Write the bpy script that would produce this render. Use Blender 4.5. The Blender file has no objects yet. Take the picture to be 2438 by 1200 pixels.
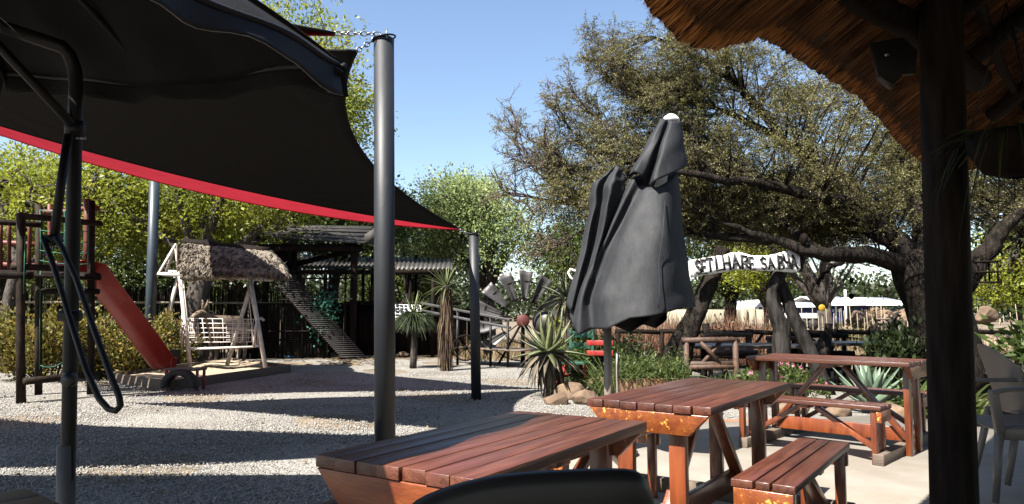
import bpy, math, random
import numpy as np
from mathutils import Vector, Matrix

random.seed(11)
rng = np.random.default_rng(11)
SC = bpy.context.scene
COL = SC.collection

# ------------------------------------------------------------------ camera, sky, sun, exposure
F, CX, CY, HOR, EYE = 1700.0, 1219.0, 600.0, 745.0, 1.25
PITCH = math.atan((HOR - CY) / F)
cam = bpy.data.cameras.new('camera')
cam.sensor_fit = 'HORIZONTAL'
cam.sensor_width = 36.0
cam.lens = 36.0 * F / 2438.0
cam.clip_start = 0.05
cam.clip_end = 2000.0
camera = bpy.data.objects.new('camera', cam)
COL.objects.link(camera)
camera.location = (0, 0, EYE)
camera.rotation_euler = (math.pi / 2 + PITCH, 0, 0)
SC.camera = camera

SUN_EL = math.radians(52)
LDX, LDY = 0.70, 0.714                     # the way the light travels over the ground
world = bpy.data.worlds.new('World')
SC.world = world
world.use_nodes = True
wn = world.node_tree
sky = wn.nodes.new('ShaderNodeTexSky')
sky.sky_type = 'NISHITA'
sky.sun_disc = False
sky.sun_elevation = SUN_EL
sky.sun_rotation = math.atan2(-LDX, -LDY)
sky.altitude = 0
sky.air_density = 1.0
sky.dust_density = 0.9
sky.ozone_density = 1.3
wn.links.new(sky.outputs[0], wn.nodes['Background'].inputs[0])
wn.nodes['Background'].inputs[1].default_value = 0.051
sl = bpy.data.lights.new('sun', 'SUN')
sl.energy = 5.0
sl.angle = math.radians(0.5)
sl.color = (1.0, 0.95, 0.87)
sun = bpy.data.objects.new('sun', sl)
COL.objects.link(sun)
ld = Vector((LDX * math.cos(SUN_EL), LDY * math.cos(SUN_EL), -math.sin(SUN_EL)))
sun.rotation_euler = ld.to_track_quat('-Z', 'Y').to_euler()
sun.location = (-20, -20, 40)
SC.view_settings.view_transform = 'Standard'
SC.view_settings.look = 'None'
SC.view_settings.exposure = 2.24
SC.view_settings.gamma = 1.0
SC.view_settings.use_curve_mapping = False
SC.render.engine = 'CYCLES'
SC.cycles.max_bounces = 8
SC.cycles.transparent_max_bounces = 12


def ray(px, py):
    """direction of a pixel of the photograph, scaled so that its depth (y) is 1"""
    x, y = (px - CX) / F, (CY - py) / F
    c, s = math.cos(PITCH), math.sin(PITCH)
    d = np.array([x, c - y * s, s + y * c])
    return d / d[1]


def dp(px, py, Y):
    return np.array([0, 0, EYE]) + ray(px, py) * Y


def gp(px, py, z=0.0):
    d = ray(px, py)
    return np.array([0, 0, EYE]) + d * ((z - EYE) / d[2])


# ------------------------------------------------------------------ mesh building
def nrm(v):
    v = np.asarray(v, float)
    return v / (np.linalg.norm(v) + 1e-12)


ROOT = {}


class MB:
    def __init__(s):
        s.v, s.f, s.n = [], [], 0

    def add(s, V, Fs):
        V = np.asarray(V, float).reshape(-1, 3)
        for f in (Fs if isinstance(Fs, list) else [Fs]):
            f = np.asarray(f, int)
            if f.ndim == 1:
                f = f[None, :]
            s.f.append(f + s.n)
        s.v.append(V)
        s.n += len(V)
        return s

    BOXF = np.array([[0, 3, 2, 1], [4, 5, 6, 7], [0, 1, 5, 4], [1, 2, 6, 5], [2, 3, 7, 6], [3, 0, 4, 7]])

    def hexa(s, p):
        return s.add(p, MB.BOXF)

    def box(s, c, sz, rz=0.0, tilt=None):
        x, y, z = np.asarray(sz, float) / 2
        p = np.array([[-x, -y, -z], [x, -y, -z], [x, y, -z], [-x, y, -z], [-x, -y, z], [x, -y, z], [x, y, z], [-x, y, z]])
        if tilt is not None:
            p = p @ np.array(tilt).T
        if rz:
            c_, s_ = math.cos(rz), math.sin(rz)
            p = p @ np.array([[c_, -s_, 0], [s_, c_, 0], [0, 0, 1]]).T
        return s.hexa(p + np.asarray(c, float))

    def beam(s, p, q, w, h, up=(0, 0, 1)):
        p, q = np.asarray(p, float), np.asarray(q, float)
        d = nrm(q - p)
        a = np.cross(d, up)
        if np.linalg.norm(a) < 1e-5:
            a = np.cross(d, (1, 0, 0))
        a = nrm(a)
        b = nrm(np.cross(a, d))
        a, b = a * w / 2, b * h / 2
        return s.hexa(np.array([p - a - b, p + a - b, q + a - b, q - a - b, p - a + b, p + a + b, q + a + b, q - a + b]))

    def prism(s, poly, axis, t):
        """extrude a 3-D polygon by vector axis*t"""
        P = np.asarray(poly, float)
        k = len(P)
        Q = P + np.asarray(axis, float) * t
        side = np.array([[i, (i + 1) % k, k + (i + 1) % k, k + i] for i in range(k)])
        return s.add(np.vstack([P, Q]), [side, np.arange(k)[::-1], np.arange(k, 2 * k)])

    def tube(s, pts, r, n=8, cap=True, wob=0.0):
        P = np.asarray(pts, float)
        m = len(P)
        R = np.full(m, float(r)) if np.isscalar(r) else np.asarray(r, float)
        if len(R) != m:
            R = np.interp(np.linspace(0, 1, m), np.linspace(0, 1, len(R)), R)
        T = np.gradient(P, axis=0) if m > 2 else np.repeat((P[1] - P[0])[None], 2, 0)
        T /= np.linalg.norm(T, axis=1)[:, None] + 1e-12
        u = np.cross(T[0], (0.13, 0.27, 0.95))
        if np.linalg.norm(u) < 1e-3:
            u = np.cross(T[0], (1, 0, 0))
        u = nrm(u)
        ang = np.arange(n) * 2 * math.pi / n
        V = np.zeros((m, n, 3))
        for i in range(m):
            u = nrm(u - T[i] * np.dot(u, T[i]))
            w = np.cross(T[i], u)
            rr = R[i] * (1 + wob * rng.uniform(-1, 1, n)) if wob else np.full(n, R[i])
            V[i] = P[i] + (np.cos(ang) * rr)[:, None] * u + (np.sin(ang) * rr)[:, None] * w
        fs = []
        i, j = np.meshgrid(np.arange(m - 1), np.arange(n), indexing='ij')
        i, j = i.ravel(), j.ravel()
        j2 = (j + 1) % n
        fs.append(np.stack([i * n + j, i * n + j2, (i + 1) * n + j2, (i + 1) * n + j], 1))
        if cap:
            fs += [np.arange(n)[::-1], (m - 1) * n + np.arange(n)]
        return s.add(V.reshape(-1, 3), fs)

    def grid(s, P, closed=False):
        P = np.asarray(P, float)
        m, n = P.shape[:2]
        nn = n if closed else n - 1
        i, j = np.meshgrid(np.arange(m - 1), np.arange(nn), indexing='ij')
        i, j = i.ravel(), j.ravel()
        j2 = (j + 1) % n
        return s.add(P.reshape(-1, 3), np.stack([i * n + j, i * n + j2, (i + 1) * n + j2, (i + 1) * n + j], 1))

    def lathe(s, prof, c=(0, 0, 0), n=20, ax=None):
        a = np.arange(n) * 2 * math.pi / n
        P = np.array([[[r * math.cos(t), r * math.sin(t), z] for t in a] for r, z in prof])
        if ax is not None:
            q = np.array(Vector((0, 0, 1)).rotation_difference(Vector(ax)).to_matrix())
            P = P @ q.T
        return s.grid(P + np.asarray(c, float), closed=True)

    def build(s, name, m, parent=None, W=True, smooth=False, bevel=0, solid=0, sub=0):
        V = np.vstack(s.v) if s.v else np.zeros((0, 3))
        inv = ROOT.get(parent.name) if parent is not None else None
        if W and inv is not None:
            V = V @ inv[:3, :3].T + inv[:3, 3]
        me = bpy.data.meshes.new(name)
        me.vertices.add(len(V))
        me.vertices.foreach_set('co', V.ravel())
        tot = np.concatenate([np.full(len(f), f.shape[1]) for f in s.f])
        loops = np.concatenate([f.ravel() for f in s.f])
        me.loops.add(len(loops))
        me.loops.foreach_set('vertex_index', loops)
        me.polygons.add(len(tot))
        start = np.concatenate([[0], np.cumsum(tot)[:-1]])
        me.polygons.foreach_set('loop_start', start)
        me.polygons.foreach_set('loop_total', tot)
        if smooth:
            me.polygons.foreach_set('use_smooth', np.ones(len(tot), bool))
        me.update(calc_edges=True)
        me.materials.append(m)
        return link(name, me, parent, bevel, solid, sub)


def link(name, me, parent=None, bevel=0, solid=0, sub=0):
    o = bpy.data.objects.new(name, me)
    COL.objects.link(o)
    if parent is not None:
        o.parent = parent
        if parent.name in ROOT:
            ROOT[o.name] = ROOT[parent.name]
    if solid:
        md = o.modifiers.new('thickness', 'SOLIDIFY')
        md.thickness = solid
        md.offset = 0
    if bevel:
        md = o.modifiers.new('soft_edge', 'BEVEL')
        md.width = bevel
        md.segments = 2
        md.limit_method = 'ANGLE'
    if sub:
        md = o.modifiers.new('smooth', 'SUBSURF')
        md.levels = md.render_levels = sub
    return o


def tag(o, label=None, cat=None, group=None, kind=None):
    for k, v in (('label', label), ('category', cat), ('group', group), ('kind', kind)):
        if v:
            o[k] = v
    return o


def thing(name, label, cat, loc=(0, 0, 0), rz=0.0, group=None):
    o = bpy.data.objects.new(name, None)
    o.empty_display_size = 0.2
    COL.objects.link(o)
    o.location = [float(a) for a in loc]
    o.rotation_euler = (0, 0, rz)
    M = Matrix.Translation(o.location) @ Matrix.Rotation(rz, 4, 'Z')
    ROOT[o.name] = np.array(M.inverted())
    return tag(o, label, cat, group)


def copy_tree(o, parent=None):
    c = o.copy()
    COL.objects.link(c)
    if parent is not None:
        c.parent = parent
    for ch in [k for k in ALLKIDS.get(o.name, [])]:
        copy_tree(ch, c)
    return c


ALLKIDS = {}


def kids_index():
    ALLKIDS.clear()
    for o in COL.objects:
        if o.parent:
            ALLKIDS.setdefault(o.parent.name, []).append(o)


# ------------------------------------------------------------------ materials
def mat(name, c1, c2=None, scale=6.0, rough=0.6, bump=0.0, bscale=None, stretch=(1, 1, 1), spec=0.4, coat=0.0, metal=0.0,
        island=0.0, trans=0.0, lo=0.35, hi=0.65, obj=0.0, bdist=0.01, alpha_mix=None, detail=6.0, c3=None, c3scale=3.0, c3at=(0.58, 0.66)):
    m = bpy.data.materials.new(name)
    m.use_nodes = True
    nt = m.node_tree
    N, L = nt.nodes, nt.links
    b = N['Principled BSDF']
    b.inputs['Roughness'].default_value = rough
    b.inputs['Specular IOR Level'].default_value = spec
    b.inputs['Metallic'].default_value = metal
    b.inputs['Coat Weight'].default_value = coat
    b.inputs['Coat Roughness'].default_value = 0.2
    tc = N.new('ShaderNodeTexCoord')
    mp = N.new('ShaderNodeMapping')
    mp.inputs['Scale'].default_value = stretch
    L.new(tc.outputs['Object'], mp.inputs['Vector'])
    nz = N.new('ShaderNodeTexNoise')
    nz.inputs['Scale'].default_value = scale
    nz.inputs['Detail'].default_value = detail
    L.new(mp.outputs[0], nz.inputs['Vector'])
    rp = N.new('ShaderNodeValToRGB')
    c2 = c2 or tuple(min(1, x * 1.25) for x in c1)
    rp.color_ramp.elements[0].position = lo
    rp.color_ramp.elements[1].position = hi
    rp.color_ramp.elements[0].color = (*c1, 1)
    rp.color_ramp.elements[1].color = (*c2, 1)
    L.new(nz.outputs['Fac'], rp.inputs['Fac'])
    col = rp.outputs['Color']
    if c3 is not None:
        n3 = N.new('ShaderNodeTexNoise')
        n3.inputs['Scale'].default_value = c3scale
        n3.inputs['Detail'].default_value = 8
        n3.inputs['Roughness'].default_value = 0.65
        L.new(mp.outputs[0], n3.inputs['Vector'])
        r3 = N.new('ShaderNodeValToRGB')
        r3.color_ramp.elements[0].position = c3at[0]
        r3.color_ramp.elements[1].position = c3at[1]
        L.new(n3.outputs['Fac'], r3.inputs['Fac'])
        mx = N.new('ShaderNodeMix')
        mx.data_type = 'RGBA'
        L.new(r3.outputs['Color'], mx.inputs['Factor'])
        L.new(col, mx.inputs['A'])
        mx.inputs['B'].default_value = (*c3, 1)
        col = mx.outputs['Result']
    if island or obj:
        hs = N.new('ShaderNodeHueSaturation')
        mr = N.new('ShaderNodeMapRange')
        k = island or obj
        mr.inputs['To Min'].default_value = 1 - k
        mr.inputs['To Max'].default_value = 1 + k
        if island:
            g = N.new('ShaderNodeNewGeometry')
            L.new(g.outputs['Random Per Island'], mr.inputs['Value'])
        else:
            g = N.new('ShaderNodeObjectInfo')
            L.new(g.outputs['Random'], mr.inputs['Value'])
        L.new(mr.outputs[0], hs.inputs['Value'])
        L.new(col, hs.inputs['Color'])
        col = hs.outputs['Color']
    L.new(col, b.inputs['Base Color'])
    if bump:
        n2 = N.new('ShaderNodeTexNoise')
        n2.inputs['Scale'].default_value = bscale or scale * 3
        n2.inputs['Detail'].default_value = 8
        L.new(mp.outputs[0], n2.inputs['Vector'])
        bp = N.new('ShaderNodeBump')
        bp.inputs['Strength'].default_value = bump
        bp.inputs['Distance'].default_value = bdist
        L.new(n2.outputs['Fac'], bp.inputs['Height'])
        L.new(bp.outputs[0], b.inputs['Normal'])
    if trans or alpha_mix:
        out = N['Material Output']
        sh = b.outputs[0]
        if trans:
            t = N.new('ShaderNodeBsdfTranslucent')
            L.new(col, t.inputs['Color'])
            ms = N.new('ShaderNodeMixShader')
            ms.inputs[0].default_value = trans
            L.new(sh, ms.inputs[1])
            L.new(t.outputs[0], ms.inputs[2])
            sh = ms.outputs[0]
        if alpha_mix:
            t = N.new('ShaderNodeBsdfTransparent')
            t.inputs['Color'].default_value = (*alpha_mix[1], 1)
            ms = N.new('ShaderNodeMixShader')
            ms.inputs[0].default_value = alpha_mix[0]
            L.new(sh, ms.inputs[1])
            L.new(t.outputs[0], ms.inputs[2])
            sh = ms.outputs[0]
        L.new(sh, out.inputs['Surface'])
    return m


def gravel_mat(name, c1, c2, cell=60.0, bump=0.6, dirt=(0.16, 0.13, 0.10)):
    m = bpy.data.materials.new(name)
    m.use_nodes = True
    N, L = m.node_tree.nodes, m.node_tree.links
    b = N['Principled BSDF']
    b.inputs['Roughness'].default_value = 0.9
    b.inputs['Specular IOR Level'].default_value = 0.2
    tc = N.new('ShaderNodeTexCoord')
    vo = N.new('ShaderNodeTexVoronoi')
    vo.inputs['Scale'].default_value = cell
    L.new(tc.outputs['Object'], vo.inputs['Vector'])
    rp = N.new('ShaderNodeValToRGB')
    rp.color_ramp.elements[0].color = (*c1, 1)
    rp.color_ramp.elements[1].color = (*c2, 1)
    sx = N.new('ShaderNodeSeparateColor')
    L.new(vo.outputs['Color'], sx.inputs[0])
    L.new(sx.outputs[0], rp.inputs['Fac'])
    nz = N.new('ShaderNodeTexNoise')
    nz.inputs['Scale'].default_value = 0.9
    nz.inputs['Detail'].default_value = 7
    L.new(tc.outputs['Object'], nz.inputs['Vector'])
    r2 = N.new('ShaderNodeValToRGB')
    r2.color_ramp.elements[0].position = 0.47
    r2.color_ramp.elements[1].position = 0.75
    r2.color_ramp.elements[1].color = (0.75, 0.75, 0.75, 1)
    L.new(nz.outputs['Fac'], r2.inputs['Fac'])
    mx = N.new('ShaderNodeMix')
    mx.data_type = 'RGBA'
    L.new(r2.outputs['Color'], mx.inputs['Factor'])
    L.new(rp.outputs['Color'], mx.inputs['A'])
    mx.inputs['B'].default_value = (*dirt, 1)
    L.new(mx.outputs['Result'], b.inputs['Base Color'])
    bp = N.new('ShaderNodeBump')
    bp.invert = True
    bp.inputs['Strength'].default_value = bump
    bp.inputs['Distance'].default_value = 0.02
    L.new(vo.outputs['Distance'], bp.inputs['Height'])
    L.new(bp.outputs[0], b.inputs['Normal'])
    return m


m_wood = mat('red_stained_timber', (0.036, 0.0095, 0.0048), (0.072, 0.023, 0.0115), 5, 0.44, 0.3, 22, (0.7, 7, 7), 0.4, 0.2, obj=0.3,
             c3=(0.07, 0.022, 0.018), c3scale=2.2, c3at=(0.55, 0.72))
m_leg = mat('orange_varnished_timber', (0.0631, 0.01345, 0.00506), (0.12659, 0.03154, 0.00924), 4, 0.33, 0.25, 20, (6, 6, 0.8), 0.5, 0.35, obj=0.25)
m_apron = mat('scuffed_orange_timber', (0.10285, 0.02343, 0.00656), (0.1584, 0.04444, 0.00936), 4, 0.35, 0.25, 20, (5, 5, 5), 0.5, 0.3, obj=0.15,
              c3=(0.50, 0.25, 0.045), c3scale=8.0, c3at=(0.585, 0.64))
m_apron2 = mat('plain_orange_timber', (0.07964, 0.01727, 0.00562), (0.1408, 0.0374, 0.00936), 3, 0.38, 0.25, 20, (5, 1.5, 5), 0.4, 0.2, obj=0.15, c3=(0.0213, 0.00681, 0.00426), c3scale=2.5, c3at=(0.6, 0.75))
m_skid = mat('weathered_timber', (0.0596, 0.0426, 0.0319), (0.102, 0.0768, 0.0553), 5, 0.8, 0.4, 20, (1, 6, 6))
m_dark = mat('dark_log', (0.00304, 0.00228, 0.00167), (0.00988, 0.00608, 0.00456), 6, 0.75, 0.5, 18, (4, 4, 1), spec=0.08)
m_rustic = mat('rustic_log', (0.0255, 0.0136, 0.00851), (0.0638, 0.0319, 0.0179), 6, 0.7, 0.5, 18, (2, 2, 2), obj=0.3)
m_playlog = mat('treated_pole', (0.00608, 0.00418, 0.00266), (0.0213, 0.0137, 0.00836), 6, 0.7, 0.5, 18, (4, 4, 1), obj=0.35, spec=0.1)
m_playred = mat('red_painted_pole', (0.0511, 0.00851, 0.00511), (0.0935, 0.0192, 0.00851), 6, 0.6, 0.3, 18)
m_post = mat('roof_post_wood', (0.00456, 0.00342, 0.00266), (0.0144, 0.0106, 0.00836), 5, 0.75, 0.5, 14, (5, 5, 0.6), spec=0.08)
m_bark = mat('dark_bark', (0.0038, 0.00319, 0.00258), (0.019, 0.0148, 0.0118), 9, 0.9, 1.0, 22, (2, 2, 0.7), bdist=0.03, spec=0.1)
m_bark2 = mat('brown_bark', (0.017, 0.0128, 0.0102), (0.0511, 0.0404, 0.0319), 9, 0.9, 0.8, 20, (2, 2, 0.6), bdist=0.03)
m_bark3 = mat('grey_dead_wood', (0.0076, 0.00669, 0.00593), (0.0289, 0.0258, 0.0236), 5, 0.85, 0.7, 16, (3, 3, 0.6), bdist=0.02, spec=0.1)
m_pole = mat('slate_painted_steel', (0.00513, 0.00627, 0.00885), (0.00795, 0.00967, 0.01252), 3, 0.55, 0.12, 30, (1, 1, 0.4), 0.4, c3=(0.0255, 0.0285, 0.0332), c3scale=6, c3at=(0.6, 0.8))
m_bluepole = mat('blue_painted_steel', (0.0149, 0.0234, 0.0332), (0.0213, 0.0319, 0.0426), 3, 0.45)
m_steel = mat('galvanised_steel', (0.192, 0.196, 0.2), (0.255, 0.255, 0.255), 20, 0.35, metal=0.9)
m_black_sail = mat('black_shade_cloth', (0.00749, 0.00715, 0.00715), (0.01021, 0.00987, 0.00987), 60, 0.85, 0.1, 300, spec=0.1, trans=0.10)
m_red_sail = mat('red_shade_cloth', (0.213, 0.00511, 0.0128), (0.247, 0.00768, 0.017), 4, 0.8, 0.05, 300, spec=0.15, trans=0.55, alpha_mix=(0.10, (1.0, 0.1, 0.1)))
m_canopy = mat('black_canopy_cloth', (0.00255, 0.00255, 0.00298), (0.00468, 0.00468, 0.00553), 8, 0.8, 0.3, 60, spec=0.12)
m_canopy_edge = mat('navy_canopy_edge', (0.00383, 0.00426, 0.00681), (0.00681, 0.00768, 0.0111), 40, 0.6, 0.3, 200, spec=0.3)
m_umb = mat('faded_charcoal_canvas', (0.00722, 0.00798, 0.00988), (0.0129, 0.0141, 0.0163), 9, 0.72, 0.45, 38, (1, 1, 0.45), 0.25, bdist=0.006, c3=(0.028, 0.029, 0.031), c3scale=2.6, c3at=(0.50, 0.72))
m_charmetal = mat('charcoal_metal', (0.00383, 0.00383, 0.00404), (0.00724, 0.00702, 0.00681), 5, 0.5, spec=0.18)
m_beigepole = mat('beige_steel_tube', (0.111, 0.0912, 0.0745), (0.144, 0.123, 0.106), 5, 0.45)
m_white = mat('white_paint', (0.546, 0.515, 0.468), (0.624, 0.601, 0.569), 9, 0.6, 0.2, 40, c3=(0.149, 0.115, 0.0851), c3scale=9, c3at=(0.66, 0.72))
m_swing = mat('chalky_swing_paint', (0.33, 0.285, 0.26), (0.43, 0.385, 0.355), 9, 0.7, 0.2, 40, c3=(0.13, 0.085, 0.06), c3scale=7, c3at=(0.60, 0.68))
m_red = mat('red_plastic', (0.179, 0.00768, 0.00511), (0.221, 0.0149, 0.00935), 3, 0.42, 0.05, c3=(0.26, 0.045, 0.035), c3scale=2.2, c3at=(0.52, 0.7))
m_redpaint = mat('red_paint', (0.17, 0.00851, 0.00638), (0.213, 0.017, 0.0128), 5, 0.5)
m_dullred = mat('faded_dark_red', (0.035, 0.003, 0.003), (0.05, 0.005, 0.004), 5, 0.7)
m_greenpaint = mat('green_paint', (0.00511, 0.0383, 0.0213), (0.00851, 0.0511, 0.0298), 5, 0.5)
m_rubber = mat('tyre_rubber', (0.00851, 0.00768, 0.00724), (0.017, 0.0157, 0.0144), 12, 0.8, 0.3)
m_sand = mat('pale_sand', (0.213, 0.162, 0.106), (0.264, 0.208, 0.144), 12, 0.95, 0.5, 30, bdist=0.02)
m_concrete = mat('cream_concrete', (0.213, 0.187, 0.154), (0.255, 0.23, 0.192), 3, 0.8, 0.2, 60, c3=(0.183, 0.149, 0.111), c3scale=1.3, c3at=(0.5, 0.75))
m_tile = mat('grey_floor_tile', (0.0553, 0.0489, 0.0426), (0.0806, 0.0724, 0.0638), 5, 0.45, 0.1, 30, obj=0.15)
m_grout = mat('dark_grout', (0.0213, 0.0192, 0.017), (0.0298, 0.0255, 0.0213), 20, 0.9)
m_brick = mat('terracotta_brick', (0.128, 0.0553, 0.0298), (0.179, 0.0935, 0.0553), 10, 0.85, 0.4, 30, obj=0.2)
m_rock = mat('tan_sandstone', (0.0646, 0.0395, 0.0243), (0.118, 0.0798, 0.0502), 5, 0.9, 0.6, 14, bdist=0.03, obj=0.15)
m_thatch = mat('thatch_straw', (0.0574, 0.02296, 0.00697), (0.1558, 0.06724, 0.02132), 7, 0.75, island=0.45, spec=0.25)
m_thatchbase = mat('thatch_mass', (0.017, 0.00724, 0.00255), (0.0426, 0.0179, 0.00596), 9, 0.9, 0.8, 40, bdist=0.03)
m_cutstraw_lit = mat('cut_thatch_ends_lit', (0.20, 0.08, 0.021), (0.38, 0.17, 0.055), 9, 0.75, island=0.35, spec=0.2)  # cut straw ends, colour brightened to carry bounce light from the ground
m_greythatch = mat('weathered_thatch', (0.057, 0.0456, 0.0334), (0.114, 0.095, 0.0722), 9, 0.9, island=0.45)
m_corrug = mat('corrugated_iron', (0.0213, 0.0198, 0.01875), (0.04255, 0.0395, 0.0362), 4, 0.55, 0.1, metal=0.3)
m_shedwood = mat('shed_boards', (0.0038, 0.00228, 0.00167), (0.0122, 0.00646, 0.00418), 6, 0.8, 0.4, 20, (5, 5, 0.7), spec=0.08)
m_roofboard = mat('grey_roof_boards', (0.0149, 0.0128, 0.0119), (0.034, 0.0298, 0.0268), 6, 0.8, 0.4, 20, (1, 5, 5), obj=0.2)
m_reed = mat('dark_reed', (0.00418, 0.00289, 0.00213), (0.0129, 0.00912, 0.00608), 9, 0.85, island=0.4, spec=0.1)
m_palereed = mat('pale_reed', (0.119, 0.0935, 0.0638), (0.179, 0.149, 0.106), 9, 0.8, obj=0.25)
m_greyplastic = mat('taupe_plastic', (0.1152, 0.1035, 0.0918), (0.1269, 0.1152, 0.1035), 4, 0.4)
m_darkplastic = mat('black_plastic', (0.00768, 0.00768, 0.00806), (0.00935, 0.00935, 0.0098), 4, 0.42)
m_blade = mat('windmill_tin', (0.0319, 0.0306, 0.0306), (0.0596, 0.0575, 0.0575), 5, 0.5, 0.1, metal=0.35, c3=(0.0851, 0.0638, 0.0511), c3scale=4, c3at=(0.62, 0.75))
m_signwhite = mat('whitewashed_slab', (0.50, 0.485, 0.46), (0.66, 0.65, 0.63), 6, 0.7, 0.4, 20, (4, 4, 0.7))
m_signblack = mat('black_sign_paint', (0.00511, 0.00383, 0.0034), (0.00851, 0.00638, 0.00553), 8, 0.6)
m_rope = mat('green_rope', (0.00426, 0.0681, 0.0383), (0.00851, 0.0935, 0.0553), 8, 0.7)
m_cord = mat('beige_cord', (0.213, 0.17, 0.111), (0.255, 0.213, 0.144), 8, 0.8)
m_terracotta = mat('terracotta_pot', (0.128, 0.0596, 0.0298), (0.162, 0.0851, 0.0468), 6, 0.8, 0.2)
m_soil = mat('dark_soil', (0.0128, 0.00851, 0.00596), (0.0255, 0.0179, 0.0128), 12, 0.95, 0.5, 30)
m_wallcream = mat('cream_wall_paint', (0.17, 0.154, 0.106), (0.204, 0.183, 0.136), 1.5, 0.85, c3=(0.192, 0.166, 0.119), c3scale=0.8, c3at=(0.55, 0.75))
m_bldwhite = mat('white_roof_sheet', (0.562, 0.569, 0.577), (0.624, 0.624, 0.624), 1, 0.6)
m_bldblue = mat('navy_wall_paint', (0.00511, 0.0128, 0.0596), (0.00851, 0.0192, 0.0806), 0.8, 0.6)
m_glass = mat('dark_window_glass', (0.00851, 0.0106, 0.0128), (0.0128, 0.0149, 0.017), 2, 0.1)
m_fur = mat('brown_fur', (0.0681, 0.0426, 0.0277), (0.128, 0.0897, 0.0596), 7, 0.9, 0.3, 60, c3=(0.179, 0.154, 0.123), c3scale=2.2, c3at=(0.55, 0.68))
m_furdark = mat('dark_fur', (0.0149, 0.0102, 0.00768), (0.0255, 0.0179, 0.0128), 8, 0.9)
m_furpale = mat('cream_fur', (0.213, 0.179, 0.141), (0.255, 0.221, 0.179), 8, 0.9)
m_yellow = mat('yellow_plastic', (0.234, 0.136, 0.00426), (0.255, 0.162, 0.00851), 3, 0.5)
m_bluep = mat('blue_plastic', (0.00851, 0.0851, 0.149), (0.0128, 0.106, 0.179), 3, 0.5)
m_panel = mat('solar_glass', (0.00851, 0.0128, 0.0298), (0.0128, 0.0192, 0.0426), 3, 0.12, spec=0.6)

LF = dict(rough=0.55, spec=0.3)
m_lf_acacia = mat('acacia_leaf', (0.07881, 0.07601, 0.0222), (0.13908, 0.12688, 0.04636), 0.9, island=0.4, trans=0.35, **LF)
m_lf_yellow = mat('yellow_green_leaf', (0.114, 0.144, 0.0137), (0.205, 0.209, 0.0266), 0.6, island=0.4, trans=0.5, **LF)
m_lf_olive = mat('olive_leaf', (0.135, 0.185, 0.06), (0.235, 0.275, 0.115), 0.6, island=0.35, trans=0.4, **LF)
m_lf_green = mat('mid_green_leaf', (0.0298, 0.0511, 0.00935), (0.0724, 0.0935, 0.0213), 0.7, island=0.4, trans=0.45, **LF)
m_lf_dark = mat('dark_green_leaf', (0.0128, 0.0213, 0.00596), (0.0298, 0.0404, 0.0128), 0.7, island=0.4, trans=0.35, **LF)
m_lf_hedge = mat('bronze_hedge_leaf', (0.0638, 0.0724, 0.00935), (0.154, 0.111, 0.0255), 3.5, island=0.45, trans=0.35, **LF)
m_lf_dry = mat('dry_grass_blade', (0.102, 0.0702, 0.034), (0.179, 0.136, 0.0768), 0.8, island=0.35, trans=0.3, **LF)
m_lf_rust = mat('russet_dry_stem', (0.0681, 0.0298, 0.017), (0.128, 0.0681, 0.0383), 0.8, island=0.35, trans=0.2, **LF)
m_lf_blade = mat('grass_blade', (0.034, 0.0553, 0.0128), (0.0851, 0.106, 0.0298), 5, island=0.4, trans=0.4, **LF)
m_lf_jade = mat('bluegreen_leaf', (0.0128, 0.0638, 0.0383), (0.0298, 0.102, 0.0681), 5, island=0.35, trans=0.3, **LF)
m_aloe = mat('aloe_leaf', (0.0426, 0.0532, 0.0192), (0.0851, 0.0935, 0.0426), 4, 0.45, obj=0.35)
m_aloedry = mat('dry_aloe_leaf', (0.0468, 0.0362, 0.0234), (0.0935, 0.0724, 0.0468), 5, 0.7, obj=0.35)
m_agave = mat('blue_agave_leaf', (0.0553, 0.0851, 0.0553), (0.0851, 0.119, 0.0806), 3, 0.45, obj=0.2)
m_yucca = mat('yucca_leaf', (0.0426, 0.0596, 0.017), (0.0935, 0.111, 0.0383), 3, 0.5, obj=0.3, trans=0.2)
m_yuccay = mat('yellow_yucca_leaf', (0.119, 0.119, 0.0213), (0.179, 0.179, 0.0511), 3, 0.5, obj=0.3, trans=0.3)
m_skirt = mat('dead_yucca_skirt', (0.0383, 0.0221, 0.0111), (0.0851, 0.0553, 0.0298), 6, 0.85, island=0.45)
m_pink = mat('pink_petal', (0.255, 0.0511, 0.106), (0.585, 0.234, 0.328), 9, 0.6, island=0.3, trans=0.3)


# ------------------------------------------------------------------ foliage helpers
def unit(n):
    d = rng.normal(size=(n, 3))
    return d / np.linalg.norm(d, axis=1)[:, None]


def leafcards(P, D, L, W, fold=0.25):
    """rhombic leaves: base P, direction D"""
    P, D = np.asarray(P, float), np.asarray(D, float)
    n = len(P)
    D = D / (np.linalg.norm(D, axis=1)[:, None] + 1e-9)
    S = np.cross(D, unit(n))
    S /= np.linalg.norm(S, axis=1)[:, None] + 1e-9
    Nn = np.cross(S, D)
    L = np.broadcast_to(L, n)[:, None]
    W = np.broadcast_to(W, n)[:, None]
    V = np.stack([P, P + D * L * 0.45 + S * W / 2 + Nn * W * fold, P + D * L, P + D * L * 0.45 - S * W / 2 + Nn * W * fold], 1)
    return V.reshape(-1, 3), np.arange(4 * n).reshape(n, 4)


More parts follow.
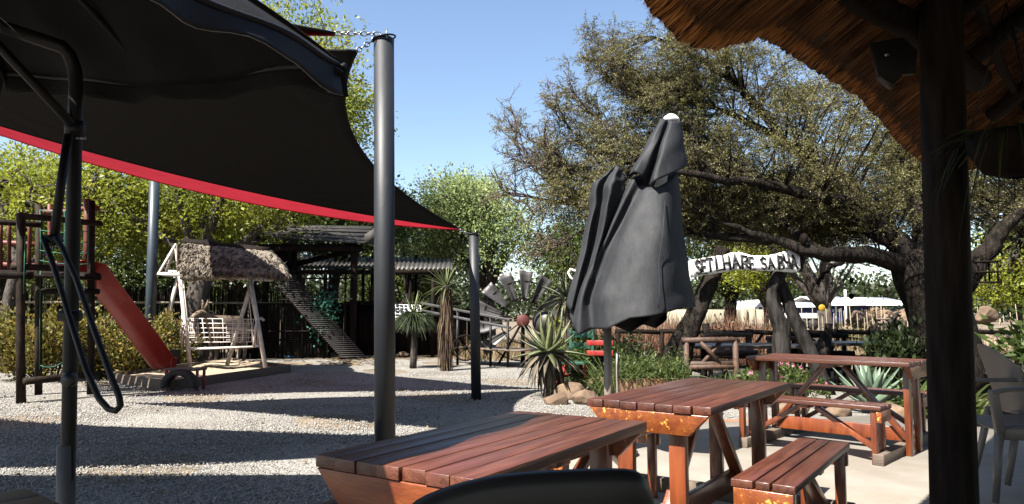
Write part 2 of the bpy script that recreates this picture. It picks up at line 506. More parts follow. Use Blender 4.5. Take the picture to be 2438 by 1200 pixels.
def blades(P, D, L, W, droop, seg=3):
    """grass blades that bend over: strips of seg quads"""
    n = len(P)
    D = D / (np.linalg.norm(D, axis=1)[:, None] + 1e-9)
    S = np.cross(D, unit(n))
    S /= np.linalg.norm(S, axis=1)[:, None] + 1e-9
    L = np.broadcast_to(L, n)[:, None]
    W = np.broadcast_to(W, n)[:, None]
    dr = np.broadcast_to(droop, n)[:, None]
    rows = []
    for k in range(seg + 1):
        t = k / seg
        c = P + D * L * t + np.array([0, 0, -1.0]) * dr * L * t * t
        w = W * (1 - t) ** 0.7 * 0.5 + W * 0.04
        rows += [c - S * w, c + S * w]
    V = np.stack(rows, 1)
    k = 2 * (seg + 1)
    base = (np.arange(n) * k)[:, None]
    Fs = np.concatenate([base + np.array([[2 * i, 2 * i + 1, 2 * i + 3, 2 * i + 2]]) for i in range(seg)])
    return V.reshape(-1, 3), Fs


def curve(a, b, bend, n=6):
    a, b, bend = np.asarray(a, float), np.asarray(b, float), np.asarray(bend, float)
    t = np.linspace(0, 1, n)[:, None]
    return a + (b - a) * t + bend * 4 * t * (1 - t)


def rock(mb, c, sz, seed=0, sub=3, amp=0.22):
    """boulder: a rough ball cut by many random planes, so that it has faces and edges"""
    bmesh_ = __import__('bmesh')
    r = np.random.default_rng(seed)
    bm = bmesh_.new()
    bmesh_.ops.create_icosphere(bm, subdivisions=4, radius=1.0)
    V = np.array([v.co[:] for v in bm.verts])
    Fs = np.array([[v.index for v in f.verts] for f in bm.faces])
    bm.free()
    for _ in range(15):
        d, h = nrm(r.normal(size=3)), r.uniform(0.60, 0.92)
        over = np.maximum(0, V @ d - h)
        V = V - over[:, None] * d * 0.93
    for k in range(4):
        d, f_ = nrm(r.normal(size=3)), r.uniform(5, 14)
        V = V * (1 + 0.012 * np.sin(V @ d * f_ + k))[:, None]
    V = V * (1 + r.normal(0, 0.007, len(V)))[:, None]
    mb.add(V * np.asarray(sz) + np.asarray(c), Fs)
    return mb

# =================================================================== THE SETTING
m_ground = mat('dry_earth', (0.0851, 0.0638, 0.0426), (0.136, 0.106, 0.0724), 0.8, 0.95, 0.4, 9, c3=(0.0553, 0.0468, 0.0255), c3scale=0.5, c3at=(0.5, 0.7))
m_gravel = gravel_mat('pale_gravel', (0.095, 0.089, 0.080), (0.235, 0.222, 0.20), 55.0, 0.9, (0.08, 0.066, 0.052))
m_stone = mat('gravel_stone', (0.133, 0.126, 0.116), (0.224, 0.214, 0.196), 30, 0.85, island=0.42, spec=0.2)

mb = MB()
mb.add([[-400, -60, -0.012], [400, -60, -0.012], [400, 600, -0.012], [-400, 600, -0.012]], [[0, 1, 2, 3]])
tag(mb.build('ground', m_ground), kind='structure')

# gravel yard: fine sheet with a little unevenness
gx, gy = np.linspace(-14, 6, 101), np.linspace(-4, 19.5, 118)
X, Y = np.meshgrid(gx, gy)
Z = 0.012 * np.sin(X * 1.7 + 0.6 * Y) * np.sin(Y * 1.3) - 0.004
mb = MB().grid(np.stack([X, Y, Z], 2))
yard = tag(mb.build('gravel_yard', m_gravel, smooth=True), kind='structure')


def inpoly(x, y, poly):
    r = np.zeros(len(x), bool)
    k = len(poly)
    for i in range(k):
        (x1, y1), (x2, y2) = poly[i], poly[(i + 1) % k]
        c = ((y1 > y) != (y2 > y)) & (x < (x2 - x1) * (y - y1) / (y2 - y1 + 1e-12) + x1)
        r ^= c
    return r


PATIO = [(-0.25, 5.45), (1.95, 8.1), (3.2, 8.25), (4.4, 8.75), (6.6, 9.2), (9.5, 5.0), (6.0, -4.0), (-3.0, -4.0), (-1.6, 1.2), (-0.55, 3.0)]
# loose stones lying on the yard, densest where the camera sees them single
SO = np.array([[1, 0, 0], [-.5, .87, 0], [-.5, -.87, 0], [0, 0, 1], [0.1, 0.1, -0.6]])
SOF = np.array([[0, 1, 3], [1, 2, 3], [2, 0, 3], [1, 0, 4], [2, 1, 4], [0, 2, 4]])


def stones(n, ymin, ymax, smin, smax):
    y = ymin + (ymax - ymin) * rng.random(n) ** 1.3
    x = rng.uniform(-0.74, 0.35, n) * y
    ok = ~inpoly(x, y, PATIO) & ~inpoly(x, y, [(-5.55, 11.68), (-7.3, 13.1), (-6.5, 16.6), (-4.74, 15.4)])
    dens = 0.55 + 0.25 * np.sin(x * 0.9 + 1.3 * np.sin(y * 0.7)) + 0.2 * np.sin(x * 2.3 - y * 1.7 + 0.8) + 0.18 * np.sin(y * 3.1 + x * 1.1)
    ok2 = rng.random(len(x))[: ok.sum()] < 0.25 + dens[ok]
    x, y = x[ok][ok2], y[ok][ok2]
    k = len(x)
    s = rng.uniform(smin, smax, k)[:, None, None]
    a = rng.uniform(0, 6.28, k)
    V = np.repeat(SO[None], k, 0) * rng.uniform(0.6, 1.4, (k, 5, 1)) * np.array([1, 1, 0.62])
    ca, sa = np.cos(a)[:, None], np.sin(a)[:, None]
    V = np.stack([V[:, :, 0] * ca - V[:, :, 1] * sa, V[:, :, 0] * sa + V[:, :, 1] * ca, V[:, :, 2]], 2) * s
    V += np.stack([x, y, rng.uniform(-0.002, 0.006, k)], 1)[:, None, :]
    Fs = (np.arange(k) * 5)[:, None, None] + SOF[None]
    return V.reshape(-1, 3), Fs.reshape(-1, 3)


mb = MB()
mb.add(*stones(76000, 2.2, 7.5, 0.0055, 0.0135))
mb.add(*stones(52000, 7.0, 15.5, 0.008, 0.017))
tag(mb.build('loose_gravel', m_stone), kind='stuff', label='loose pale grey gravel stones scattered over the yard', cat='gravel')

# concrete patio slab with brick edging
P = np.array([[x, y, 0.03] for x, y in PATIO])
mb = MB().prism(P - np.array([0, 0, 0.10]), (0, 0, 1), 0.10)
patio = tag(mb.build('patio', m_concrete), kind='structure')
bm_ = MB().box((0, 0, 0), (0.21, 0.10, 0.09))
first = None
for (a, b) in (((-0.55, 3.0), (-0.25, 5.45)), ((-0.25, 5.45), (1.95, 8.1)), ((1.95, 8.1), (3.2, 8.25))):
    a, b = np.array(a), np.array(b)
    L = np.linalg.norm(b - a)
    d = (b - a) / L
    for k in range(int(L / 0.225)):
        p = a + d * (0.11 + k * 0.225) + np.array([-d[1], d[0]]) * 0.056
        if first is None:
            o = first = bm_.build('brick', m_brick, patio, bevel=0.008)
        else:
            o = first.copy()
            COL.objects.link(o)
        o.location = (p[0], p[1], -0.004 + random.uniform(-0.006, 0.004))
        o.rotation_euler = (0, 0, math.atan2(d[1], d[0]) + random.uniform(-0.03, 0.03))

# raised tiled floor under the thatch
FLOOR = [(2.55, 3.55), (4.5, 6.2), (9.0, 5.0), (8.0, -3.5), (-0.5, -3.5), (0.6, 1.0)]
mb = MB().prism([[x, y, 0.02] for x, y in FLOOR], (0, 0, 1), 0.095)
lapa_floor = tag(mb.build('tiled_floor', m_grout), kind='structure')
tile = None
for i in range(-4, 14):
    for j in range(-4, 16):
        x, y = 2.7 + i * 0.41 + j * 0.0, 2.2 + j * 0.41
        cs = [(x + dx, y + dy) for dx in (0, .41) for dy in (0, .41)]
        if not inpoly(np.array([c[0] for c in cs]), np.array([c[1] for c in cs]), FLOOR).all() or y < 2.0 or x > 6.4:
            continue
        if tile is None:
            tile = o = MB().box((0, 0, 0), (0.40, 0.40, 0.016)).build('tile', m_tile, lapa_floor, bevel=0.003)
        else:
            o = tile.copy()
            COL.objects.link(o)
        o.location = (x + 0.205, y + 0.205, 0.116 + random.uniform(0, 0.002))

# =================================================================== THATCHED SHELTER
APEX = np.array([4.6, -0.9, 5.3])
EV0, EVD = np.array([0.30, 2.15]), nrm((0.65, 0.76))
EVN = np.array([EVD[1], -EVD[0]])


def eave_pt(px, py):
    d = ray(px, py)
    t = np.dot(EV0, EVN) / np.dot(d[:2], EVN)
    return np.array([0, 0, EYE]) + d * t


eave_px = [(x_ + 14, y_ - 9) for x_, y_ in [(1500, -8), (1530, 28), (1566, 66), (1600, 104), (1640, 122), (1690, 124), (1735, 112), (1790, 101), (1830, 116), (1880, 148), (1935, 186),
           (1990, 216), (2035, 246), (2075, 292), (2120, 345), (2165, 384), (2200, 408)]]
E = [eave_pt(*p) for p in eave_px]
# the eave outside the frame to the left, and round the corner behind the post
E = [E[0] + np.array([-1.7, -1.9, 0.15]), E[0] + np.array([-0.9, -1.02, 0.05]), E[0] + np.array([-0.35, -0.4, 0.06])] + E
c = E[-1]
E += [c + np.array([0.22, 0.16, -0.02]), dp(2345, 398, 5.5), dp(2440, 392, 5.5), dp(2600, 400, 5.2), np.array([6.9, 4.7, 2.2]), np.array([9.0, 2.8, 2.2]), np.array([10.3, -0.8, 2.2]), np.array([9.0, -4.4, 2.2]),
      np.array([6.0, -6.4, 2.2]), np.array([2.6, -6.2, 2.2]), np.array([-0.2, -4.4, 2.25]), np.array([-1.7, -1.8, 2.3]), E[0]]
E = np.array(E)
NE = 300
tt = np.linspace(0, len(E) - 1, NE)
E = np.stack([np.interp(tt, np.arange(len(E)), E[:, k]) for k in range(3)], 1)
E += rng.normal(0, 0.006, E.shape)
roof = thing('thatched_shelter', 'thatched roof shelter with dark rafters overhead, held up by a thick round post', 'shelter', (2.5, 2.5, 0))
rows = []
US = np.linspace(0, 1, 22) ** 1.3
up = np.array([0, 0, 1.0])
for u in US:                                             # underside
    rows.append(E + (APEX - E) * u * 0.96 + up * 0.0)
OUTW = (E - APEX) * [1, 1, 0]
OUTW /= np.linalg.norm(OUTW, axis=1)[:, None]
top = [E + (APEX - E) * u * 0.96 + up * (0.22 + 0.05 * (1 - u)) + OUTW * 0.05 * (1 - u) for u in US[::-1]]
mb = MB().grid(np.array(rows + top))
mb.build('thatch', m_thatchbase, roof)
# single straws on the underside and along the cut edge
n = 34000
i = rng.uniform(0, len(E) - 1.001, n)
k = i.astype(int)
e = E[k] + (E[k + 1] - E[k]) * (i - k)[:, None]
slope = (APEX - e)
slope /= np.linalg.norm(slope, axis=1)[:, None]
u = 0.06 + rng.random(n) ** 1.5 * 2.8
base = e + slope * u[:, None] + rng.normal(0, 0.006, (n, 3)) - up * rng.uniform(0.0, 0.016, n)[:, None]
clump_ = 0.05 * np.sin(i * 2.9)[:, None] * np.stack([slope[:, 1], -slope[:, 0], 0 * u], 1)
dirv = slope + clump_ + rng.normal(0, 0.022, (n, 3))
V, Fs = leafcards(base, dirv, rng.uniform(0.25, 0.6, n), rng.uniform(0.004, 0.008, n), 0.5)
tag(MB().add(V, Fs).build('thatch_straw', m_thatch, roof), kind='stuff')
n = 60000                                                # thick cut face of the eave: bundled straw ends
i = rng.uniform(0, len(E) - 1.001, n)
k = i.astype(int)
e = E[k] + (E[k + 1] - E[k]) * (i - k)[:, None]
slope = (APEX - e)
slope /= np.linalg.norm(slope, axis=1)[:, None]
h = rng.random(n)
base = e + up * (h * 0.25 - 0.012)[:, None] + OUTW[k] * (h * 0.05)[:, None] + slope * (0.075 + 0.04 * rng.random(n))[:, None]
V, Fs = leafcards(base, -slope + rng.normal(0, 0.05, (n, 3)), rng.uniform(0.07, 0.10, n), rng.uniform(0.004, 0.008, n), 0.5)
tag(MB().add(V, Fs).build('cut_straw_ends', m_cutstraw_lit, roof), kind='stuff')
# laths along the eave, rafters up the slope
for u in (0.13, 0.24, 0.36, 0.48):
    q = E[::6] + (APEX - E[::6]) * u - up * 0.085
    MB().tube(q, 0.028, 8).build('lath', m_dark, roof, smooth=True)
for f in (0.06, 0.17, 0.27, 0.35, 0.44, 0.505, 0.57, 0.64, 0.72, 0.8, 0.88, 0.96):
    e = E[int(f * (NE - 1))]
    d = APEX - e
    MB().tube([e + d * 0.10 - up * 0.11, e + d * 0.5 - up * 0.13, e + d * 0.9 - up * 0.16], [0.052, 0.058, 0.06], 10).build('rafter', m_dark, roof, smooth=True)
pb = gp(2272, 1420, 0.1)
pt = np.array([pb[0] - 0.0, pb[1] + 0.05, 3.4])
PB = dp(2272, 1200, 3.35)
PT = dp(2238, 0, 3.35)
d = (PT - PB) / (PT[2] - PB[2])
MB().tube([PB + d * (0.12 - PB[2]), PB, PB + d * (1.2 - PB[2]), PB + d * (1.8 - PB[2]), PT, PB + d * (3.15 - PB[2])], [0.099, 0.098, 0.096, 0.095, 0.093, 0.092], 24, wob=0.02).build('post', m_post, roof, smooth=True)
# beam that the post carries, and the steel bracket plates bolted to it
bz = 2.62
b0, b1 = dp(1870, 16, 2.55), dp(2560, 110, 3.1)
MB().tube([dp(1830, -130, 2.7), dp(2180, 70, 3.5), dp(2330, 190, 3.9)], 0.07, 10).build('beam', m_dark, roof, smooth=True)
br = [dp(x, y, 3.3) for x, y in ((2072, 102), (2150, 88), (2186, 120), (2180, 175), (2150, 176), (2122, 208), (2092, 186), (2082, 140))]
MB().prism(br, (0.3, 0.9, 0.1), 0.05).build('bracket', m_charmetal, roof, bevel=0.004)
MB().beam(dp(2092, 184, 3.28), dp(2124, 210, 3.28), 0.04, 0.012).build('bracket_lip', mat('bracket_edge', (0.0255, 0.0255, 0.0234)), roof)
MB().lathe([(0, 0.0), (0.010, 0.0), (0.012, 0.008), (0, 0.012)], dp(2110, 131, 3.28), 10, (0, -1, 0)).build('bolt', m_steel, roof)

# hanging basket of strappy leaves beside the post
hb = dp(2415, 330, 3.0)
bsk = thing('hanging_basket', 'dark hanging basket with long arching leaves beside the thick post', 'hanging plant', hb)
MB().lathe([(0.03, -0.17), (0.12, -0.14), (0.17, -0.05), (0.18, 0.02), (0.165, 0.02), (0.15, -0.03), (0, -0.04)], hb, 18).build('basket', m_dark, bsk, smooth=True)
for a in (0.3, 2.4, 4.5):
    MB().tube([hb + np.array([0.17 * math.cos(a), 0.17 * math.sin(a), 0.02]), hb + np.array([0, 0, 0.6])], 0.003, 5).build('hanger_wire', m_charmetal, bsk)
n = 90
aa = rng.uniform(0, 6.28, n)
D = np.stack([np.cos(aa), np.sin(aa), rng.uniform(0.2, 1.6, n)], 1)
V, Fs = blades(hb + D * np.array([0.10, 0.10, 0]), D, rng.uniform(0.25, 0.45, n), 0.013, rng.uniform(0.8, 1.7, n), 5)
tag(MB().add(V, Fs).build('leaf_mass', m_lf_dark, bsk), kind='stuff')
sc = dp(2418, 85, 3.2)
ang = np.linspace(0, 4.8, 18)
sp = np.array([sc + np.array([0.05 * (1 - a / 7) * math.cos(a + 0.4), 0, 0.05 * (1 - a / 7) * math.sin(a + 0.4)]) for a in ang])
tag(MB().tube(np.vstack([[sc + np.array([0.045, 0, -0.22])], [sc + np.array([0.055, 0, -0.09])], sp]), 0.008, 8).build('scroll_hook', m_charmetal, smooth=True),
    'black wrought iron scroll hook under the dark thatch at the top corner', 'hook')

# =================================================================== SHADE SAILS AND THEIR POLES


def ringpole(name, label, px_top, base, ztop, r, m, ring=True, group='steel poles holding the shade sails'):
    t = thing(name, label, 'pole', (base[0], base[1], 0), 0, group)
    b = np.array([base[0], base[1], 0.0])
    tp = np.array([px_top[0], px_top[1], ztop])
    MB().tube([b - up * 0.05, b + (tp - b) * 0.5, tp], r, 28).build('shaft', m, t, smooth=True)
    MB().lathe([(0, 0.012), (r * 0.9, 0.010), (r * 1.02, 0.0), (r * 1.02, -0.02)], tp, 28).build('cap', m, t)
    if ring:
        a = np.linspace(0, 2 * math.pi, 24)
        q = np.stack([tp[0] + r * 1.12 * np.cos(a), tp[1] + r * 1.12 * np.sin(a), tp[2] + 0.012 + 0.02 * np.sin(a + 1.0)], 1)
        MB().tube(q, 0.0075, 6, cap=False).build('steel_ring', m_charmetal, t, smooth=True)
        MB().tube([tp + np.array([r * 0.45, -r * 0.95, -0.02]), tp + np.array([r * 0.42, -r * 0.9, 0.055])], 0.006, 6).build('hook', m_steel, t)
    return tp


PN = gp(917, 1150)
PN_top = dp(914, 94, PN[1])
n_top = ringpole('sail_pole', 'tall slate grey steel pole nearest the tables, ringed with chains at its top', PN_top, PN, PN_top[2], 0.078, m_pole)
PF = gp(1134, 950)
PF_top = dp(1127.5, 557, PF[1])
f_top = ringpole('sail_pole', 'short slate grey steel pole standing beside the aloe at the low sail corner', PF_top, PF, PF_top[2], 0.074, m_pole)
PU = np.array([-7.75, 15.4, 0])
PU_top = dp(369, 400, 15.4)
u_top = ringpole('sail_pole', 'blue grey steel pole behind the red slide, rising to the red sail', PU_top, PU, PU_top[2], 0.105, m_bluepole, ring=False)
LP = np.array([-8.3, 7.6, 3.9])


def sail(name, label, A, B, C, sab, sbc, sca, m, mid=(0, 0, 0), n=48):
    """three-cornered cloth: edges sag by the vectors given at their middles"""
    A, B, C, sab, sbc, sca, mid = [np.asarray(x, float) for x in (A, B, C, sab, sbc, sca, mid)]
    mb = MB()
    idx, V = {}, []
    for i in range(n + 1):
        for j in range(n + 1 - i):
            a, b = i / n, j / n
            c = 1 - a - b
            idx[i, j] = len(V)
            wr = 0.0
            for q_, d_ in ((a, b - c), (b, c - a), (c, a - b)):
                wr += 0.05 * max(0, q_ - 0.45) * math.sin(34 * d_ / max(0.12, 1 - q_)) * min(1, 3 * (1 - q_))
            V.append(a * A + b * B + c * C + 4 * a * b * sab + 4 * b * c * sbc + 4 * a * c * sca + 27 * a * b * c * mid + np.array([0, 0, wr * min(1, 14 * min(a, b, c))]))
    Fs = []
    for i in range(n):
        for j in range(n - i):
            Fs.append([idx[i, j], idx[i + 1, j], idx[i, j + 1]])
            if j < n - i - 1:
                Fs.append([idx[i + 1, j], idx[i + 1, j + 1], idx[i, j + 1]])
    mb.add(V, np.array(Fs))
    t = thing(name, label, 'shade sail', (A[0], A[1], A[2]), 0, 'shade sails stretched over the yard')
    mb.build('cloth', m, t, smooth=True, solid=0.004)
    hem = MB()
    for p, q, s_ in ((A, B, sab), (B, C, sbc), (C, A, sca)):
        hem.tube(curve(p, q, s_, 30), 0.011, 6)
    hem.build('hem', m, t, smooth=True)
    return t


def chain(parent, a, b, links=5):
    """shackle, turnbuckle and chain links between a sail corner and a pole"""
    a, b = np.asarray(a, float), np.asarray(b, float)
    d = nrm(b - a)
    L = np.linalg.norm(b - a)
    w = nrm(np.cross(d, (0, 0, 1)))
    z = np.cross(w, d)
    mb = MB()
    n = links
    for k in range(n):
        c = a + d * L * (k + 0.5) / n
        s_ = w if k % 2 else z
        an = np.linspace(0, 2 * math.pi, 13)
        q = [c + d * math.cos(t) * L / n * 0.62 + s_ * math.sin(t) * 0.017 for t in an]
        mb.tube(q, 0.0055, 6, cap=False)
    mb.build('chain', m_steel, parent, smooth=True)


cA = dp(850, 121, 5.3)
cB = dp(1090, 543, 10.45)
cL = np.array([-7.5, 7.9, 3.92])
s1 = sail('shade_sail', 'big black shade sail hanging low between the two slate poles', cA, cB, cL, (-0.62, -0.1, 0.1), (0.0, -0.1, -0.22), (0.0, 0.05, 0.12), m_black_sail, (0, 0, 0.05))
chain(s1, cA, n_top + np.array([-0.06, 0, 0.01]))
chain(s1, cB, f_top + np.array([-0.06, 0, -0.01]))
cB2 = dp(1094, 547, 10.55)
s2 = sail('shade_sail', 'red shade sail showing as a bright strip below the big black sail', cB2, u_top + np.array([0.1, -0.05, 0.35]), np.array([-8.0, 8.6, 4.05]), (-0.3, -0.3, -0.1), (0.4, 0, 0.0), (0.0, 0.25, -0.33), m_red_sail, (0, 0, -0.1))
chain(s2, cB2, f_top + np.array([-0.06, 0, -0.02]), 4)
cT = dp(797, 79, 5.25)
W1 = np.array([-8.6, 5.9, 4.32])
s3 = sail('shade_sail', 'black upper shade sail seen as a thin wedge above the umbrella edge', cT, np.array([-6.4, 3.95, 3.5]), W1, (0.0, -0.30, 0.0), (0.2, 0, 0), (0, 0, 0), m_black_sail)
chain(s3, cT, n_top + np.array([-0.02, -0.06, 0.02]), 7)
s5 = sail('shade_sail', 'black shade sail high above the left edge, out of view except its shadow', np.array([-2.35, 3.8, 3.15]), np.array([-6.4, 3.7, 3.4]), np.array([-4.2, 0.4, 3.1]), (0, 0.1, 0.0), (0.2, 0.2, 0), (-0.1, 0.2, 0), m_black_sail)
s4 = sail('shade_sail', 'red upper shade sail, a small red triangle under the thin black wedge', cT - up * 0.012, W1 - up * 0.02, np.array([-8.7, 6.7, 3.80]), (0, 0, 0), (0.1, 0, 0), (0.0, -0.30, -0.06), m_red_sail)

# =================================================================== OPEN CANTILEVER UMBRELLA
K1, K2 = dp(815, 156, 2.45), np.array([-2.25, 3.10, 2.30])
K3 = K1 + np.array([-0.87, -1.78, 0.12])
K4 = K2 + np.array([-0.87, -1.78, 0.10])
KC = (K1 + K2 + K3 + K4) / 4 + up * 0.55
YP = 2.72
um = thing('open_umbrella', 'open black cantilever umbrella with a crank lever on its bent side pole', 'umbrella', (-1.7, 2.72, 0))
mb = MB()
N_ = 32
corners = [K1, K2, K4, K3]
for a, b in zip(corners, corners[1:] + corners[:1]):
    g = np.zeros((N_ + 1, N_ + 1, 3))
    for i in range(N_ + 1):
        for j in range(N_ + 1):
            e = a + (b - a) * j / N_
            e = e + up * (-0.05 * math.sin(math.pi * j / N_) ** 2 * 1.0) + nrm(np.append((a + b)[:2] / 2 - KC[:2], 0)) * 0.018 * math.sin(j / N_ * 23 + 1)
            s_ = i / N_
            g[i, j] = KC + (e - KC) * s_ + up * 0.05 * math.sin(math.pi * s_) + up * 0.012 * math.sin(9 * s_ + 5 * j / N_)
    mb.grid(g)
can = mb.build('canopy', m_canopy, um, smooth=True, solid=0.003)
for (a, b, hgt) in ((K1, K2, 0.085), (K3, K1, 0.098), (K2, K4, 0.10), (K4, K3, 0.10)):
    n = 40
    g = np.zeros((6, n + 1, 3))
    out = nrm(np.append((a + b)[:2] / 2 - KC[:2], 0))
    for j in range(n + 1):
        t = j / n
        e = a + (b - a) * t + up * (-0.05 * math.sin(math.pi * t) ** 2) + out * 0.018 * math.sin(t * 23 + 1)
        hh = hgt * (0.88 + 0.11 * math.sin(t * 21 + 1.0) + 0.07 * math.sin(t * 47))
        hh *= 0.9 + 0.35 * (max(0, 1 - t / 0.12) if np.allclose(a, K1) else max(0, 1 - (1 - t) / 0.12))
        for i in range(6):
            s_ = i / 5
            g[i, j] = e - up * hh * s_ + out * (0.012 * math.sin(t * 31 + 2) * s_ + 0.010 * s_)
    v = MB().grid(g).build('valance', m_canopy_edge if np.allclose(b, K1) else m_canopy, um, smooth=True, solid=0.003)
    if np.allclose(b, K1):
        MB().tube(g[5], 0.0018, 5).build('piping', mat('pale_piping', (0.0935, 0.0897, 0.0851)), v)
    MB().tube(g[0] + up * 0.004, 0.011, 6).build('edge_seam', m_canopy_edge, v, smooth=True)
for k in corners + [(K1 + K2) / 2, (K1 + K3) / 2, (K2 + K4) / 2, (K3 + K4) / 2]:
    MB().tube([KC - up * 0.05, KC + (k - KC) * 0.5 - up * 0.01, k - up * 0.03], 0.011, 8).build('rib', m_charmetal, um, smooth=True)
pbm = dp(161, 1170, YP+0.00)
ptp = dp(180, 240, YP+0.00)
pd = (ptp - pbm) / (ptp[2] - pbm[2])
pfoot = pbm + pd * (0.0 - pbm[2])
arm0 = dp(150, 112, YP-0.05)
arm1 = dp(60, 82, YP-0.07)
arm2 = KC - up * 0.42
MB().tube([pfoot, pbm, ptp, dp(181, 205, YP+0.00), dp(178, 165, YP+0.00), dp(165, 130, YP-0.02), arm0, arm1, dp(0, 62, YP-0.09), arm2], 0.0255, 16).build('pole', m_charmetal, um, smooth=True)
MB().tube([pfoot, dp(158, 1060, YP+0.00)], 0.032, 16).build('lower_sleeve', mat('grey_sleeve', (0.0426, 0.0426, 0.0417)), um, smooth=True)
MB().tube([dp(172, 296, YP-0.03), dp(0, 112, YP-0.15), dp(-60, 50, YP-0.20)], 0.017, 10).build('brace', m_charmetal, um, smooth=True)
MB().tube([dp(178, 290, YP+0.00), dp(178, 326, YP+0.00)], 0.036, 14).build('collar', m_charmetal, um, smooth=True)
MB().tube([dp(182, 329, YP-0.03), dp(203, 329, YP-0.03)], 0.006, 6).build('locking_pin', m_steel, um)
MB().tube([dp(163, 322, YP-0.05), dp(146, 430, YP-0.09), dp(130, 560, YP-0.13)], 0.016, 10).build('control_link', m_charmetal, um, smooth=True)
MB().tube([dp(103, 568, YP-0.15), dp(130, 640, YP-0.23), dp(170, 770, YP-0.33), dp(205, 880, YP-0.43), dp(235, 948, YP-0.48), dp(258, 974, YP-0.50), dp(276, 978, YP-0.51), dp(287, 966, YP-0.52),
           dp(284, 945, YP-0.51), dp(262, 890, YP-0.48), dp(226, 790, YP-0.39), dp(180, 660, YP-0.27), dp(148, 590, YP-0.19), dp(132, 566, YP-0.15)], 0.0098, 10).build('crank_lever', m_charmetal, um, smooth=True)
MB().tube([dp(108, 574, YP-0.13), dp(142, 570, YP-0.13)], 0.022, 10).build('lever_pivot', m_charmetal, um, smooth=True)
MB().tube([dp(143, 752, YP-0.20), dp(190, 752, YP-0.20)], 0.020, 10).build('lever_clamp', m_charmetal, um, smooth=True)
MB().lathe([(0, 0), (0.03, 0), (0.03, 0.012), (0.02, 0.03), (0, 0.032)], dp(168, 904, YP-0.03), 14, (0, -1, 0)).build('knob', m_darkplastic, um, smooth=True)
MB().box((pfoot[0], pfoot[1], 0.03), (0.75, 0.75, 0.06)).build('base_plate', m_charmetal, um, bevel=0.01)

# =================================================================== CLOSED UMBRELLA
YU = 6.2
cu = thing('closed_umbrella', 'folded charcoal canvas umbrella drooping from a tilted pole behind the tables', 'umbrella', gp(1450, 1090))


def lobe(rows, folds, amp, ph=0.0, n=72, m_steps=26, depth=0.62, YY=YU, sharp=1.0, calm=False):
    """rows: list of (left px, right px, left py, right py) from top to bottom"""
    rows = np.array(rows, float)
    t = np.linspace(0, len(rows) - 1, m_steps)
    R = np.stack([np.interp(t, np.arange(len(rows)), rows[:, k]) for k in range(4)], 1)
    g = np.zeros((m_steps, n, 3))
    for i in range(m_steps):
        xl, xr, yl, yr = R[i]
        s_ = i / (m_steps - 1)
        pl, pr = dp(xl, yl, YY), dp(xr, yr, YY)
        c = (pl + pr) / 2
        hw = (pr - pl) / 2
        H = np.linalg.norm(hw)
        for j in range(n):
            a = 2 * math.pi * j / n
            w = math.cos(folds * a + ph + 0.8 * math.sin(2 * a)) * 0.7 + 0.3 * math.cos((folds * 2 + 1) * a + 2 * ph)
            w = abs(w) ** sharp * (1 if w > 0 else -1)
            fr_ = 1.0 if not calm else min(1.0, max(0.06, (a - 1.0) / 1.1))
            r = 1 + amp * fr_ * min(1.0, 0.35 + s_) * (w - 0.55) * (abs(math.sin(a)) ** 0.7)
            g[i, j] = c + hw * math.cos(a) * (1.0 if abs(math.cos(a)) > 0.96 else min(1.0, r + 0.08)) + np.array([0, -math.sin(a) * H * depth * r, 0])
            g[i, j, 2] += 0.02 * s_ * s_ * math.sin(folds * a * 1.3 + 1.0) - 0.012 * s_ * math.sin(5 * a)
    return g




def loft(rows, YY, cap=False, steps=3, wid=1.02):
    """closed cloth body through rings of (px, py, depth offset), rings and points smoothed"""
    wide = []
    for r in rows:
        mx_ = sum(p[0] for p in r) / len(r)
        wide.append([(mx_ + (p[0] - mx_) * wid, p[1], p[2] * 1.1) for p in r])
    rows = wide
    R_ = np.array([[dp(x, y, YY + d_) for x, y, d_ in r] for r in rows])
    m_ = len(R_)
    t = np.linspace(0, m_ - 1, (m_ - 1) * steps + 1)
    G = np.stack([np.stack([np.interp(t, np.arange(m_), R_[:, j, c]) for c in range(3)], 1) for j in range(R_.shape[1])], 1)
    k_ = G.shape[1]
    # slight crumple between the control rings
    for i_ in range(len(G)):
        for j in range(k_):
            G[i_, j] += 0.010 * np.array([math.sin(i_ * 2.1 + j * 1.7), math.sin(i_ * 1.3 + j * 2.9), 0.6 * math.sin(i_ + j * 2.3)]) * (0 < i_ < len(G) - 1)
    q_ = MB().grid(G, closed=True)
    if cap:
        q_.add(G[0], np.arange(k_))
    return q_, k_


def crisp(mb_, k_, name, m, cols=(0, 1, 2, 3, 4, 7)):
    """build the cloth with its pleat lines creased and a thin seam along them"""
    o = mb_.build(name, m, cu, smooth=True, solid=0.004)
    me = o.data
    at = me.attributes.new('crease_edge', 'FLOAT', 'EDGE')
    ev = np.zeros(len(me.edges) * 2, int)
    me.edges.foreach_get('vertices', ev)
    ev = ev.reshape(-1, 2)
    same = (ev[:, 0] % k_ == ev[:, 1] % k_) & np.isin(ev[:, 0] % k_, cols)
    at.data.foreach_set('value', np.where(same, 0.75, 0.0))
    md = o.modifiers.new('smooth', 'SUBSURF')
    md.levels = md.render_levels = 2
    o.modifiers.move(1, 0)
    if name == 'canopy':
        V_ = np.vstack(mb_.v).reshape(-1, k_, 3)
        for c_ in (2, 5):
            MB().tube(V_[1:-1, c_] - [0, 0.004, 0], 0.0035, 5).build('seam', m, o, smooth=True)
    return o


